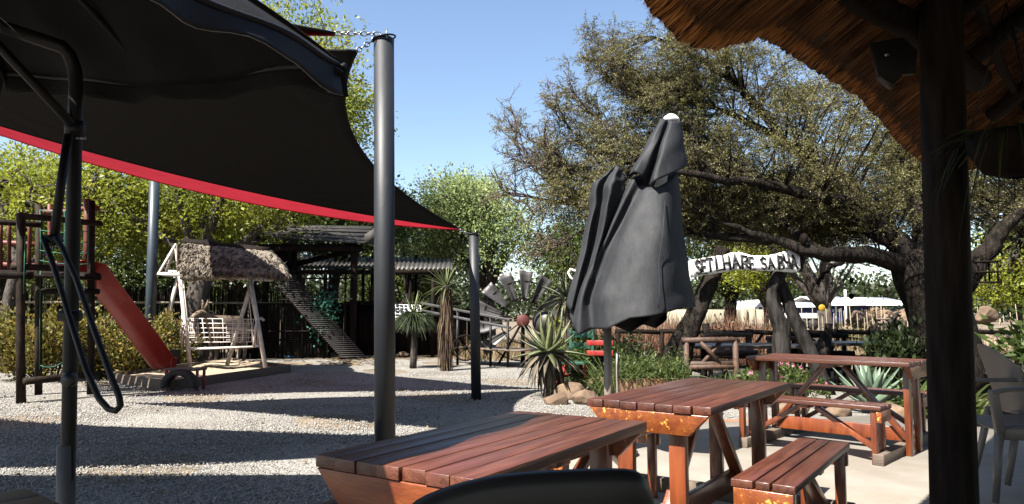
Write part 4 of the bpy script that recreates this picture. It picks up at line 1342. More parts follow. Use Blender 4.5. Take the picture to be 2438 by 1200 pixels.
V, Fs = blades(P_, rng.normal(0, 0.5, (n, 3)) + up * 0.8, 0.10, 0.012, 0.8, 2)
tag(MB().add(V, Fs).build('mane', m_furdark, dk), kind='stuff')

# =================================================================== REED FENCE, SLEEPER PLANTER
rf = thing('reed_fence', 'dark reed fence with pale rails running along the back of the playground', 'fence', (-9, 18.5, 0))
fa, fb = np.array([-17.0, 17.6, 0]), np.array([-5.2, 20.4, 0])
n = 900
t = np.sort(rng.random(n))
mb = MB()
for q in t:
    p = fa + (fb - fa) * q + np.array([0, rng.uniform(-0.04, 0.04), 0])
    h_ = rng.uniform(1.75, 2.05)
    x_ = rng.normal(0, 0.03)
    mb.add([p + [-0.012, 0, 0], p + [0.012, 0, 0], p + [0, 0.02, 0], p + [x_ - 0.01, 0, h_], p + [x_ + 0.01, 0, h_], p + [x_, 0.018, h_]], [[[0, 1, 4, 3], [1, 2, 5, 4], [2, 0, 3, 5]]][0])
tag(mb.build('reeds', m_reed, rf), kind='stuff')
for z in (0.5, 1.52):
    MB().tube([fa + [0, -0.06, z], (fa + fb) / 2 + [0, -0.07, z + 0.01], fb + [0, -0.06, z]], 0.03, 8).build('rail', m_palereed if z > 1 else m_dark, rf, smooth=True)
for q in np.linspace(0, 1, 7):
    MB().tube([fa + (fb - fa) * q + [0, 0.05, 0], fa + (fb - fa) * q + [0, 0.05, 2.0]], 0.05, 8).build('post', m_dark, rf, smooth=True)

pl = thing('sleeper_planter', 'raised planter of dark stacked sleepers beside the slide', 'planter', gp(280, 895))
q0, q1, q2 = gp(188, 900), gp(296, 893), gp(372, 888)
for i, (a, b) in enumerate(((q0, q1), (q1 + [0.02, 0, 0], q2))):
    for k in range(3):
        MB().beam(a + up * (0.085 + k * 0.172), b + up * (0.085 + k * 0.172), 0.13, 0.162).build('sleeper', m_skid if i == 0 else m_dark, pl, bevel=0.01)
MB().box((q0 + q2) / 2 + np.array([-0.25, 0.80, 0.24]), (1.5, 1.3, 0.44), R(-20)).build('soil', m_soil, pl)

# =================================================================== PLANT BUILDERS


def shrub(name, label, cat, c, rx, ry, h, n, L, m, group=None, stems=14, z0=0.0, seed=0):
    t = thing(name, label, cat, (c[0], c[1], z0), 0, group)
    r = np.random.default_rng(seed + 99)
    K = max(6, stems)
    tips = []
    mb = MB()
    for k in range(K):
        a, e = r.uniform(0, 6.28), r.uniform(0.15, 1)
        rad = math.sqrt(r.random())
        tp = np.array([c[0] + rx * rad * math.cos(a), c[1] + ry * rad * math.sin(a), z0 + h * (0.35 + 0.6 * e * (1 - 0.45 * rad))])
        b = np.array([c[0] + 0.25 * rx * rad * math.cos(a), c[1] + 0.25 * ry * rad * math.sin(a), z0])
        mb.tube(curve(b, tp, (0, 0, 0.06 * h), 5), [0.012, 0.005], 5)
        tips.append((b, tp))
    mb.build('stem', m_bark2, t)
    k = r.integers(0, K, n)
    B_ = np.array([x[0] for x in tips])[k]
    T_ = np.array([x[1] for x in tips])[k]
    s_ = (0.35 + 0.75 * r.random(n))[:, None]
    P_ = B_ + (T_ - B_) * s_ + r.normal(0, 1, (n, 3)) * np.array([rx, ry, h * 0.6]) * 0.16
    P_[:, 2] = np.maximum(P_[:, 2], z0 + 0.03)
    D_ = r.normal(0, 0.6, (n, 3)) + (P_ - np.array([c[0], c[1], z0 + h * 0.2])) * 0.9 + up * 0.25
    V, Fs = leafcards(P_, D_, r.uniform(0.7, 1.3, n) * L, r.uniform(0.4, 0.6, n) * L)
    tag(MB().add(V, Fs).build('foliage', m, t), kind='stuff')
    return t


def tuft(name, label, cat, c, n, L, W, m, spread=0.3, droop=0.9, z0=0.0, rise=(0.6, 2.2), group=None, rad=0.1, seed=0):
    t = thing(name, label, cat, (c[0], c[1], z0), 0, group)
    aa = rng.uniform(0, 6.28, n)
    D = np.stack([np.cos(aa), np.sin(aa), rng.uniform(*rise, n)], 1)
    P_ = np.array([c[0], c[1], z0]) + np.stack([np.cos(aa), np.sin(aa), np.zeros(n)], 1) * (rad * np.sqrt(rng.random(n)))[:, None]
    V, Fs = blades(P_, D, rng.uniform(0.6, 1.2, n) * L, W, rng.uniform(0.3, 1.1, n) * droop, 4)
    tag(MB().add(V, Fs).build('blades', m, t), kind='stuff')
    return t


def swordleaf(L, W, th, bendv, n=7, keel=0.25):
    """one thick tapering leaf along +x that curves by bendv in z; returns an MB"""
    rows = []
    for i in range(n):
        t = i / (n - 1)
        w = W * (0.75 + 0.9 * t - 1.55 * t * t) if t < 0.96 else W * 0.06
        x = L * t * (1 - 0.12 * abs(bendv) * t)
        z = bendv * L * t * t
        h_ = th * (1 - 0.8 * t)
        rows.append([(x, -w / 2, z + w * keel), (x, 0, z + h_ * 0.15), (x, w / 2, z + w * keel), (x, 0, z - h_)])
    return MB().grid(np.array(rows), closed=True)


def rosette(name, label, cat, c, z, count, L, W, m, lo, hi, bends, old=None, olds=0, group=None, stem=None, stem_r=0.07, th=0.02):
    """plant whose big leaves are separate parts; leaves share a few meshes"""
    t = thing(name, label, cat, (c[0], c[1], c[2] if len(c) > 2 else 0), 0, group)
    b0 = c[2] if len(c) > 2 else 0.0
    if stem is not None:
        MB().tube(curve((c[0], c[1], b0), (c[0], c[1], z), (0.02, 0, 0), 6), [stem_r * 1.15, stem_r], 10, wob=0.1).build('stem', stem, t, smooth=True)
    meshes = []
    for b in bends:
        o = swordleaf(L, W, th, b).build('leaf', m, t, W=False, smooth=True)
        meshes.append(o)
    omeshes = []
    if olds:
        for b in (-0.6, -0.4, -0.25):
            omeshes.append(swordleaf(L * 0.95, W * 0.85, th * 0.7, b).build('dry_leaf', old or m, t, W=False, smooth=True))
    used = set()
    for k in range(count + olds):
        isold = k >= count
        pool = omeshes if isold else meshes
        src = pool[k % len(pool)] if isold else pool[min(len(pool) - 1, int((k / count) * len(pool)))]
        if src.name in used:
            o = src.copy()
            COL.objects.link(o)
        else:
            o = src
            used.add(src.name)
        az = k * 2.39996 + random.uniform(-0.2, 0.2)
        f = (k / max(1, count - 1)) if not isold else 0
        el = (hi + (lo - hi) * (1 - f) + random.uniform(-0.12, 0.12)) if not isold else random.uniform(-1.05, 0.0)
        s_ = (random.uniform(0.85, 1.1) * (1 - 0.35 * max(0, f - 0.6))) if not isold else random.uniform(0.8, 1.15)
        o.location = (0.02 * math.cos(az), 0.02 * math.sin(az), z - b0 - (0.12 * random.random() if isold else 0.05 * (1 - f)))
        o.rotation_euler = (0, -el, az)
        o.scale = (s_, s_, s_)
    for src in meshes + omeshes:
        if src.name not in used:
            bpy.data.objects.remove(src)
    return t


# ---- hedge and shrubs along the playground
shrub('hedge_bush', 'bronze and green leafy bush left of the log tower posts', 'bush', (-8.7, 13.6), 1.2, 0.9, 1.55, 7500, 0.085, m_lf_hedge, 'leafy bushes along the planter', 30, 0, 1)
shrub('hedge_bush', 'bronze and green leafy bush between the tower posts and the planter', 'bush', (-7.7, 13.9), 0.8, 0.7, 1.35, 4500, 0.08, m_lf_hedge, 'leafy bushes along the planter', 20, 0, 2)
shrub('hedge_bush', 'small bronze-tipped bush at the foot of the blue grey pole', 'bush', (-7.2, 14.7), 0.42, 0.4, 0.75, 1500, 0.075, m_lf_hedge, 'leafy bushes along the planter', 12, 0.55, 3)
shrub('hedge_bush', 'dark low bush under the rear leg of the swing', 'bush', (-7.55, 16.6), 0.5, 0.4, 0.85, 1600, 0.075, m_lf_hedge, 'leafy bushes along the planter', 12, 0.0, 4)
tuft('strap_leaf_plant', 'fountain of bright strap leaves growing in the sleeper planter', 'plant', (-8.0, 14.9), 240, 1.05, 0.035, m_lf_blade, z0=0.45, droop=0.75, rise=(0.7, 3.0), rad=0.35)

# =================================================================== ANIMAL HUT, CAGE AND SHED IN THE MIDDLE
hut = thing('animal_hut', 'dark timber animal house with a sloping plank roof and raised brown box', 'animal house', (-5.5, 20.5, 0))
hz = lambda px, py, Y: dp(px, py, Y)
# plank roof
ra0, ra1 = hz(598, 562, 19.6), hz(868, 582, 19.6)
rb0, rb1 = hz(600, 536, 21.0), hz(888, 541, 21.0)
for k in range(9):
    f0, f1 = k / 9, (k + 0.98) / 9
    p = [ra0 + (rb0 - ra0) * f0, ra1 + (rb1 - ra1) * f0, ra1 + (rb1 - ra1) * f1, ra0 + (rb0 - ra0) * f1]
    p = np.array(p) + up * (0.03 * (k % 2)) + rng.normal(0, 0.006, (4, 3))
    MB().prism(p, (0, 0, 1), 0.035).build('roof_plank', m_roofboard, hut)
MB().beam(hz(600, 590, 19.8), hz(862, 590, 19.8), 0.12, 0.20).build('beam', m_dark, hut)
MB().beam(hz(660, 640, 20.8), hz(862, 590, 20.8), 0.1, 0.14).build('beam', m_dark, hut)
MB().prism([hz(868, 558, 19.7), hz(896, 541, 19.7), hz(890, 580, 19.7), hz(868, 582, 19.7)], (0, 1, 0), 0.04).build('gable_board', m_roofboard, hut)
b = np.array([-4.43, 20.0, 0])
MB().beam((b[0], b[1], 0), (b[0], b[1], 3.2), 0.17, 0.17, (0, 1, 0)).build('post', m_shedwood, hut, bevel=0.008)
for x in (-7.1, -6.3):
    MB().beam((x, 20.6, 0), (x, 20.6, 3.2), 0.14, 0.14, (0, 1, 0)).build('post', m_shedwood, hut, bevel=0.008)
for k in range(7):                                        # brown box under the roof, board by board
    x0 = 606 + k * 10
    MB().prism([hz(x0, 582, 20.2), hz(x0 + 9.4, 582, 20.2), hz(x0 + 9.4, 655, 20.2), hz(x0, 655, 20.2)], (0, 1, 0), 0.03).build('wall_board', m_shedwood, hut)
MB().prism([hz(606, 582, 20.26), hz(676, 582, 20.26), hz(676, 655, 20.26), hz(606, 655, 20.26)], (0, 1, 0), 0.9).build('box_core', m_dark, hut)
# dark back wall boards put in to darken the hut inside, and cage frame
for k in range(30):
    x = -8.2 + k * 0.2
    MB().box((x, 22.6 + 0.02 * (k % 2), 0.8 + rng.uniform(-0.03, 0.03)), (0.19, 0.03, 1.6)).build('back_board', m_shedwood, hut)
cg = thing('wire_cage', 'dark framed wire animal cage under the hut roof with a slatted ramp inside', 'cage', (-5.2, 20.0, 0))
xs = (-7.1, -6.3, -5.75, -5.15, -4.6)
for x in xs:
    MB().beam((x, 19.75, 0), (x, 19.75, 2.45), 0.05, 0.05, (0, 1, 0)).build('post', m_dark, cg)
for z in (0.75, 1.5, 2.2, 2.42):
    MB().beam((-7.1, 19.72, z), (-4.5, 19.72, z), 0.04, 0.045).build('rail', m_dark, cg)
MB().beam((-6.4, 19.68, 1.62), (-4.4, 19.68, 1.64), 0.05, 0.03).build('ledge', m_palereed, cg)
wm = MB()
for k in range(60):
    x = -7.1 + k * 2.55 / 59
    wm.tube([(x, 19.74, 0.02), (x, 19.74, 2.4)], 0.0025, 3)
for k in range(40):
    wm.tube([(-7.1, 19.74, 0.05 + k * 0.06), (-4.55, 19.74, 0.05 + k * 0.06)], 0.0025, 3)
tag(wm.build('wire_mesh', m_charmetal, cg), kind='stuff')
# slatted ramp added for a band of sunlight: two rails and many battens
ra_, rb_ = hz(640, 656, 19.3), hz(815, 856, 18.7)
wd = np.array([0.55, 0.25, 0.0])
for o_ in (0, 1):
    MB().beam(ra_ + wd * o_, rb_ + wd * o_, 0.04, 0.05).build('sunband_rail', m_dark, cg)
slat = None
for k in range(44):
    p = ra_ + (rb_ - ra_) * (k + 0.5) / 44 + up * 0.04
    if slat is None:
        slat = o = MB().beam(-wd * 0.05, wd * 1.05, 0.028, 0.02).build('slat', m_roofboard, cg, W=False)
    else:
        o = slat.copy()
        COL.objects.link(o)
    o.location = [float(v) for v in (p - np.array([-5.2, 20.0, 0]))]
mb = MB()
iv = hz(770, 748, 19.4)
n = 420
P_ = iv + rng.normal(0, 1, (n, 3)) * np.array([0.20, 0.12, 0.34]) + np.array([0, 0, 0.0])
V, Fs = leafcards(P_, rng.normal(0, 0.6, (n, 3)) + np.array([0, -0.7, 0.1]), rng.uniform(0.07, 0.13, n), rng.uniform(0.06, 0.10, n))
cr = thing('creeper', 'blue-green leafy creeper hanging on the front of the wire cage', 'creeper', iv)
tag(MB().add(V, Fs).build('foliage', m_lf_jade, cr), kind='stuff')
MB().tube([iv + [0.1, 0.1, -1.1], iv + [0.05, 0.1, 0], iv + [0.2, 0.1, 0.6]], 0.012, 5).build('stem', m_bark2, cr)

fd = gp(737, 848)
fdt = thing('poultry_feeder', 'white plastic poultry feeder standing on the ground by the cage', 'feeder', fd)
MB().lathe([(0, 0.36), (0.08, 0.355), (0.14, 0.33), (0.165, 0.27), (0.165, 0.07), (0.0, 0.07)], fd, 20).build('tank', m_white, fdt, smooth=True)
MB().lathe([(0.0, 0.0), (0.21, 0.0), (0.23, 0.06), (0.215, 0.06), (0.2, 0.02), (0, 0.02)], fd, 20).build('tray', m_redpaint, fdt, smooth=True)
yb = gp(708, 846)
t = thing('feed_bowl', 'yellow plastic feeding bowl on the ground left of the white feeder', 'bowl', yb)
MB().lathe([(0, 0.0), (0.14, 0.0), (0.2, 0.09), (0.185, 0.09), (0.13, 0.015), (0, 0.015)], yb, 20).build('dish', m_yellow, t, smooth=True)
yb = gp(692, 852)
t = thing('feed_bowl', 'blue plastic feeding bowl on the ground beside the yellow bowl', 'bowl', yb)
MB().lathe([(0, 0.0), (0.12, 0.0), (0.17, 0.06), (0.155, 0.06), (0.11, 0.015), (0, 0.015)], yb, 20).build('dish', m_bluep, t, smooth=True)
for (x, y, s_, lab) in ((668, 838, 0.25, 'flat pale stone at the left end of the cage floor'), (700, 842, 0.2, 'small tan stone behind the feeding bowls'), (762, 845, 0.24, 'brown stone just right of the white feeder'),
                        (960, 850, 0.2, 'grey stone in the shade left of the bigger yucca'), (985, 858, 0.14, 'small stone at the foot of the dark yucca')):
    c = gp(x, y)
    tag(rock(MB(), (c[0], c[1], 0.05), (s_, s_ * 0.7, s_ * 0.5), int(x), 3, 0.42).build('stone', m_rock), lab, 'stone', 'stones round the cage')
n = 240
c = gp(830, 868)
P_ = np.stack([c[0] + rng.normal(0, 0.45, n), c[1] + rng.normal(0, 0.22, n), np.abs(rng.normal(0, 0.05, n))], 1)
V, Fs = leafcards(P_, rng.normal(0, 1, (n, 3)) * [1, 1, 0.2], 0.28, 0.02)
tag(MB().add(V, Fs).build('straw_heap', m_lf_dry), 'loose dry straw spilled on the ground at the foot of the ramp', 'straw', kind='stuff')

# open shed with a corrugated roof
sh = thing('open_shed', 'open pole shed with a corrugated iron roof and dark counter behind the near pole', 'shed', (-3.6, 23, 0))
c00, c01, c10, c11 = hz(684, 640, 20.6), hz(1076, 640, 20.4), hz(690, 606, 25.5), hz(1078, 616, 25.0)
nx = 150
g = []
for v in np.linspace(0, 1, 3):
    row = []
    for k in range(nx):
        u = k / (nx - 1)
        p = (c00 * (1 - u) + c01 * u) * (1 - v) + (c10 * (1 - u) + c11 * u) * v
        row.append(p + up * 0.03 * math.sin(u * 2 * math.pi * 37))
    g.append(row)
MB().grid(np.array(g)).build('roof_sheet', m_corrug, sh, smooth=True, solid=0.006)
MB().beam(c00 - up * 0.10, c01 - up * 0.10, 0.06, 0.13).build('fascia', m_shedwood, sh)
MB().beam(c10 - up * 0.10, c11 - up * 0.10, 0.06, 0.13).build('fascia', m_shedwood, sh)
for k in range(5):
    u = k / 4
    a, b_ = c00 + (c01 - c00) * u, c10 + (c11 - c10) * u
    MB().beam(a - up * 0.08, b_ - up * 0.08, 0.05, 0.10).build('rafter', m_skid, sh)
for (px, Y) in ((692, 20.6), (774, 20.7), (975, 20.6), (990, 24.6), (1031, 20.5), (1066, 20.6), (785, 25), (864, 25), (886, 24.5)):
    p = dp(px, 700, Y)
    MB().tube([(p[0], p[1], 0), (p[0], p[1], (c00[2] if Y < 22 else c10[2]) - 0.08)], 0.055, 8).build('post', m_dark, sh, smooth=True)
MB().beam(hz(860, 722, 20.5), hz(1095, 722, 20.6), 0.10, 0.10).build('rail', m_dark, sh)
for k in range(11):
    MB().box((-4.4 + k * 0.29, 21.3, 0.62 + rng.uniform(-0.02, 0.02)), (0.27, 0.04, 1.2)).build('counter_board', m_shedwood, sh)
MB().box((-2.95, 21.6, 1.25), (3.3, 0.7, 0.05)).build('counter_top', m_shedwood, sh)
for k in range(24):
    MB().box((-5.5 + k * 0.19, 25.6, 0.7), (0.18, 0.03, 1.4)).build('back_board', m_shedwood, sh)
sp_ = thing('solar_panel', 'tilted dark panel with a white grid leaning on the shed counter', 'panel', hz(970, 745, 20.3))
pq = [hz(942, 762, 19.9), hz(1010, 764, 19.9), hz(1000, 727, 20.3), hz(942, 725, 20.3)]
MB().prism(pq, (0, 0.25, 0.1), 0.1).build('glass', m_panel, sp_)
mb = MB()
for f in np.linspace(0.0, 1, 7):
    a, b_ = np.array(pq[0]) + (np.array(pq[1]) - pq[0]) * f, np.array(pq[3]) + (np.array(pq[2]) - pq[3]) * f
    mb.tube([a + [0, -0.012, 0.0], b_ + [0, -0.012, 0.0]], 0.011, 5)
for f in np.linspace(0.0, 1, 6):
    a, b_ = np.array(pq[0]) + (np.array(pq[3]) - pq[0]) * f, np.array(pq[1]) + (np.array(pq[2]) - pq[1]) * f
    mb.tube([a + [0, -0.012, 0.0], b_ + [0, -0.012, 0.0]], 0.011, 5)
mb.build('grid_frame', m_white, sp_)

# metal ramp with handrail
rp_ = thing('metal_ramp', 'sloping grey metal ramp with a handrail in front of the windmill wheel', 'ramp', (-0.8, 17.5, 0))
r0, r1 = hz(1005, 722, 17.8), hz(1215, 762, 16.6)
for o_ in (0.0, 0.18):
    MB().beam(r0 - up * o_, r1 - up * o_, 0.09, 0.055).build('handrail', m_blade, rp_, bevel=0.006)
for (px, Y, yt) in ((1168, 16.85, 752), (1209, 16.6, 765), (1090, 17.3, 740)):
    p = hz(px, yt, Y)
    MB().beam((p[0], p[1], 0), p, 0.06, 0.06, (0, 1, 0)).build('post', m_charmetal, rp_)
d0, d1 = hz(1080, 830, 17.6), hz(1235, 838, 16.2)
for k in range(8):
    a, b_ = d0 + (d1 - d0) * k / 8, d0 + (d1 - d0) * (k + 0.96) / 8
    w_ = np.array([0.45, 0.95, 0.0])
    MB().prism([a, b_, b_ + w_, a + w_], (0, 0, 1), 0.03).build('deck_board', m_skid, rp_)
cw = hz(1108, 828, 17.2)
cwt = thing('wagon_wheel', 'rusty iron wagon wheel leaning in shade beside the yucca', 'wheel', cw)
a = np.linspace(0, 2 * math.pi, 25)
MB().tube(np.stack([cw[0] + 0.30 * np.cos(a), np.full(25, cw[1]), cw[2] + 0.30 * np.sin(a)], 1), 0.018, 6, cap=False).build('rim', m_dark, cwt, smooth=True)
MB().tube([cw + [0, -0.06, 0], cw + [0, 0.06, 0]], 0.06, 12).build('hub', m_dark, cwt)
for k in range(8):
    MB().tube([cw, cw + np.array([0.3 * math.cos(k * math.pi / 4), 0, 0.3 * math.sin(k * math.pi / 4)])], 0.012, 6).build('spoke', m_dark, cwt)

# =================================================================== WINDMILL WHEEL
wc = hz(1245, 764, 17.6)
wl = thing('windmill_wheel', 'old windmill wheel of grey tin blades with red tips and a red hub disc', 'windmill wheel', (wc[0], wc[1], 0))
tx = nrm((1, 0.1, 0))
nb = 14
for k in range(nb):
    a = 2 * math.pi * (k + 0.35) / nb
    if k in (9, 10, 13):
        continue                                          # fallen blades
    rd = tx * math.cos(a) + up * math.sin(a)
    tn = -tx * math.sin(a) + up * math.cos(a)
    fw = np.cross(rd, tn)
    rows = []
    for r_ in np.linspace(0.50, 1.22, 8):
        w_ = 0.10 + 0.26 * (r_ - 0.5) / 0.72
        rows.append([wc + rd * r_ + tn * w_ * s_ + fw * (0.06 * s_ - 0.05 * (1 - 4 * s_ * s_)) for s_ in np.linspace(-0.5, 0.5, 6)])
    bl = MB().grid(np.array(rows)).build('blade', m_blade, wl, smooth=True, solid=0.006)
    if k in (1, 3, 4, 5, 6):
        rows = []
        for r_ in (1.10, 1.235):
            w_ = 0.36 if r_ > 1.2 else 0.30
            rows.append([wc + rd * r_ + tn * w_ * s_ + fw * (0.06 * s_ - 0.05 * (1 - 4 * s_ * s_) - 0.012) for s_ in np.linspace(0.02, 0.5, 4)])
        MB().grid(np.array(rows)).build('red_tip', m_dullred, bl, smooth=True, solid=0.004)
for r_ in (0.55, 0.98):
    a = np.linspace(0, 2 * math.pi, 40)
    MB().tube(wc + np.outer(np.cos(a), tx) * r_ + np.outer(np.sin(a), up) * r_ + [0, 0.05, 0], 0.016, 6, cap=False).build('ring', m_dark, wl, smooth=True)
for k in range(7):
    a = 2 * math.pi * (k + 0.2) / 7
    MB().tube([wc, wc + (tx * math.cos(a) + up * math.sin(a)) * 0.98 + [0, 0.05, 0]], 0.014, 6).build('spoke', m_dark, wl)
MB().lathe([(0, 0.05), (0.13, 0.045), (0.16, 0.02), (0.16, -0.02), (0, -0.02)], wc + [0, -0.06, 0], 24, (0, -1, 0)).build('hub_disc', m_dullred, wl, smooth=True)
MB().tube([(wc[0], wc[1] + 0.12, 0), wc + [0, 0.12, 0.05]], 0.05, 10).build('stand', m_dark, wl)
MB().tube([(wc[0] - 0.6, wc[1] + 0.2, 0), wc + [0, 0.14, 0]], 0.03, 8).build('strut', m_dark, wl)
MB().tube([(wc[0] + 0.6, wc[1] + 0.2, 0), wc + [0, 0.14, 0]], 0.03, 8).build('strut', m_dark, wl)

# =================================================================== YUCCAS


def yucca(label, px, pyb, Y, ztop, n, L, m, skirt=0.0, spread=0.10, sm=None, seed=0):
    p = dp(px, 700, Y)
    c = (p[0], p[1], 0.0)
    t = rosette('yucca', label, 'yucca', c, ztop, n, L, 0.032, m, -0.5, 1.35, (-0.28, -0.12, -0.02), None, 0, 'yuccas in front of the shed', m_bark2, 0.07, 0.006)
    if skirt:
        k = 700
        aa = rng.uniform(0, 6.28, k)
        hh = rng.random(k)
        P_ = np.stack([c[0] + 0.09 * np.cos(aa), c[1] + 0.09 * np.sin(aa), ztop - hh * skirt], 1)
        D = np.stack([np.cos(aa) * spread, np.sin(aa) * spread, -np.ones(k)], 1) + rng.normal(0, 0.07, (k, 3))
        V, Fs = blades(P_, D if spread < 0.5 else D + [0, 0, 1.3], rng.uniform(0.3, 0.6, k), 0.028, 0.4 if spread < 0.5 else 0.9, 3)
        tag(MB().add(V, Fs).build('dead_skirt', sm or m_skirt, t), kind='stuff')
    return t


yucca('tall yucca with a shaggy brown skirt of dead leaves in front of the shed', 1062, 868, 15.6, 1.85, 46, 0.62, m_yucca, 1.35)
yucca('dark drooping yucca with a pale skirt left of the taller yucca', 985, 860, 16.4, 1.25, 40, 0.62, m_yucca, 0.22, 0.75, m_lf_dark)
yucca('bright yellow-green yucca glowing in the sun behind the shaggy one', 1042, 700, 22.5, 1.9, 44, 0.6, m_yuccay)
yucca('bright yucca showing behind the cage just left of the near slate pole', 884, 690, 22.8, 1.95, 44, 0.6, m_yuccay)

# =================================================================== ALOES, AGAVE, POTS IN THE ROCKERY
AC = gp(1310, 945)
rosette('aloe', 'big aloe with curved grey-green leaves and a skirt of drooping dark ones', 'aloe', (AC[0] - 0.03, AC[1] - 0.1, 0), 0.70, 26, 0.58, 0.115, m_aloe, -0.30, 1.2, (-0.15, 0.2, 0.5), m_aloedry, 52, 'aloes in the rockery', m_bark2, 0.08)
rosette('aloe', 'smaller aloe on a tall stem showing left of the folded umbrella', 'aloe', (0.93, 12.2, 0), 1.52, 34, 0.52, 0.05, m_aloe, -0.7, 1.3, (-0.5, -0.2, 0.1), m_aloedry, 16, 'aloes in the rockery', m_bark2, 0.06, 0.015)
c = gp(1395, 905)
rosette('aloe', 'low pale spreading aloe beside the umbrella pole rocks', 'aloe', (c[0], c[1], 0.1), 0.3, 20, 0.42, 0.08, m_agave, 0.1, 1.2, (-0.15, 0.15), None, 0, 'aloes in the rockery', None, 0.05)
c = gp(2075, 985)
rosette('agave', 'blue-green agave with broad pointed leaves behind the side-on picnic table', 'agave', (c[0], c[1], 0), 0.14, 22, 0.60, 0.15, m_agave, 0.25, 1.35, (0.18, 0.06, 0.0), None, 0, 'agaves by the patio', None, 0.05, 0.03)
c = gp(2165, 975)
tuft('strap_leaf_plant', 'yellow-green strap-leaved clump right of the blue agave', 'plant', (c[0] + 0.1, c[1] + 0.25), 190, 0.75, 0.045, m_lf_blade, droop=0.8, rise=(0.6, 2.6), rad=0.4)
tuft('strap_leaf_plant', 'strap-leaved clump at the patio edge right behind the thick post', 'plant', (5.2, 8.6), 160, 0.8, 0.045, m_lf_blade, droop=0.8, rise=(0.6, 2.6), rad=0.4)
for i, (x, y, s_, lab) in enumerate(((1428, 938, 0.26, 'tan sandstone boulder left of the umbrella pole'), (1360, 950, 0.24, 'flat tan rock at the foot of the big aloe'), (1480, 928, 0.2, 'rounded tan rock right of the umbrella pole'),
                                     (1325, 962, 0.17, 'small pale rock at the shadow edge under the aloe'), (1395, 962, 0.2, 'low tan rock in front of the sandstone boulder'),
                                     (1640, 968, 0.2, 'brown rock under the flowering plant'), (1690, 985, 0.16, 'small brown rock by the patio corner'), (1985, 992, 0.2, 'low tan rock in front of the agave'),
                                     (2120, 1000, 0.24, 'flat pale rock edging the patio right of the agave'), (1890, 985, 0.18, 'rock edging the patio left of the agave'))):
    c = gp(x, y)
    tag(rock(MB(), (c[0], c[1], s_ * 0.3), (s_ * 1.1, s_ * 0.8, s_ * 0.72), 50 + i, 3, 0.42).build('rock', m_rock), lab, 'rock', 'rocks edging the garden')
lg = thing('fallen_log', 'dark fallen log lying behind the sandstone boulder', 'log', gp(1410, 915))
p0, p1 = dp(1385, 908, 11.6), dp(1444, 912, 11.8)
MB().tube(curve(p0, p1, (0, 0, 0.03), 6), [0.09, 0.10, 0.08], 10, wob=0.12).build('wood', m_bark, lg, smooth=True)

pot = thing('potted_plant', 'long terracotta trough of bushy pale green grass behind the sunlit table', 'potted plant', (1.9, 10.3, 0))
MB().hexa([(1.55, 10.1, 0.02), (2.35, 10.1, 0.02), (2.35, 10.5, 0.02), (1.55, 10.5, 0.02), (1.5, 10.05, 0.34), (2.4, 10.05, 0.34), (2.4, 10.55, 0.34), (1.5, 10.55, 0.34)]).build('trough', m_terracotta, pot, bevel=0.01)
n = 3800
P_ = np.stack([rng.uniform(1.42, 2.48, n), rng.uniform(10.0, 10.6, n), 0.30 + np.abs(rng.normal(0, 0.14, n))], 1)
V, Fs = leafcards(P_, rng.normal(0, 0.6, (n, 3)) + [0, -0.25, 0.7], rng.uniform(0.04, 0.09, n), 0.018)
mb = MB().add(V, Fs)
n = 420
P_ = np.stack([rng.uniform(1.5, 2.4, n), rng.uniform(10.05, 10.55, n), np.full(n, 0.32)], 1)
V, Fs = blades(P_, np.stack([rng.normal(0, 0.7, n), rng.normal(-0.1, 0.6, n), rng.uniform(0.6, 2, n)], 1), rng.uniform(0.4, 0.8, n), 0.012, rng.uniform(0.5, 1.2, n), 4)
mb.add(V, Fs)
tag(mb.build('foliage', m_lf_blade, pot), kind='stuff')
fp = thing('flowering_plant', 'low mound of small leaves with pink flowers behind the picnic tables', 'flowering plant', (3.55, 9.9, 0))
n = 3600
a_, r_ = rng.uniform(0, 6.28, n), np.sqrt(rng.random(n))
P_ = np.stack([3.62 + 0.72 * r_ * np.cos(a_), 9.9 + 0.4 * r_ * np.sin(a_), 0.16 + 0.34 * (1 - r_ * r_) + rng.normal(0, 0.04, n)], 1)
V, Fs = leafcards(P_, rng.normal(0, 0.6, (n, 3)) + [0, -0.3, 0.7], rng.uniform(0.035, 0.07, n), 0.03)
mb = MB().add(V, Fs)
n = 230
P_ = np.stack([rng.normal(3.2, 0.35, n), rng.normal(9.95, 0.2, n), np.full(n, 0.15)], 1)
V, Fs = blades(P_, np.stack([rng.normal(-0.1, 0.7, n), rng.normal(-0.1, 0.5, n), rng.uniform(0.8, 2.2, n)], 1), rng.uniform(0.4, 0.85, n), 0.011, rng.uniform(0.3, 1.0, n), 4)
mb.add(V, Fs)
tag(mb.build('foliage', m_lf_blade, fp), kind='stuff')
for k in range(26):
    a_, r_ = rng.uniform(0, 6.28), math.sqrt(rng.random())
    c = np.array([3.62 + 0.68 * r_ * math.cos(a_), 9.86 + 0.4 * r_ * math.sin(a_) - 0.05, 0.24 + 0.34 * (1 - r_ * r_)])
    aa = np.arange(6) * 1.047
    V, Fs = leafcards(np.repeat(c[None], 6, 0), np.stack([np.cos(aa), np.full(6, -0.6), np.sin(aa)], 1), 0.032, 0.026)
    MB().add(V, Fs).build('flower', m_pink, fp)
shrub('garden_shrub', 'leafy green shrub with pale blotched leaves left of the umbrella pole', 'shrub', (1.35, 11.9), 0.55, 0.4, 1.05, 2600, 0.09, m_lf_green, 'shrubs in the rockery', 16, 0, 11)
shrub('garden_shrub', 'yellowish shrub just above the red and green chair', 'shrub', (1.05, 12.6), 0.4, 0.35, 1.35, 1600, 0.10, m_lf_yellow, 'shrubs in the rockery', 12, 0, 12)
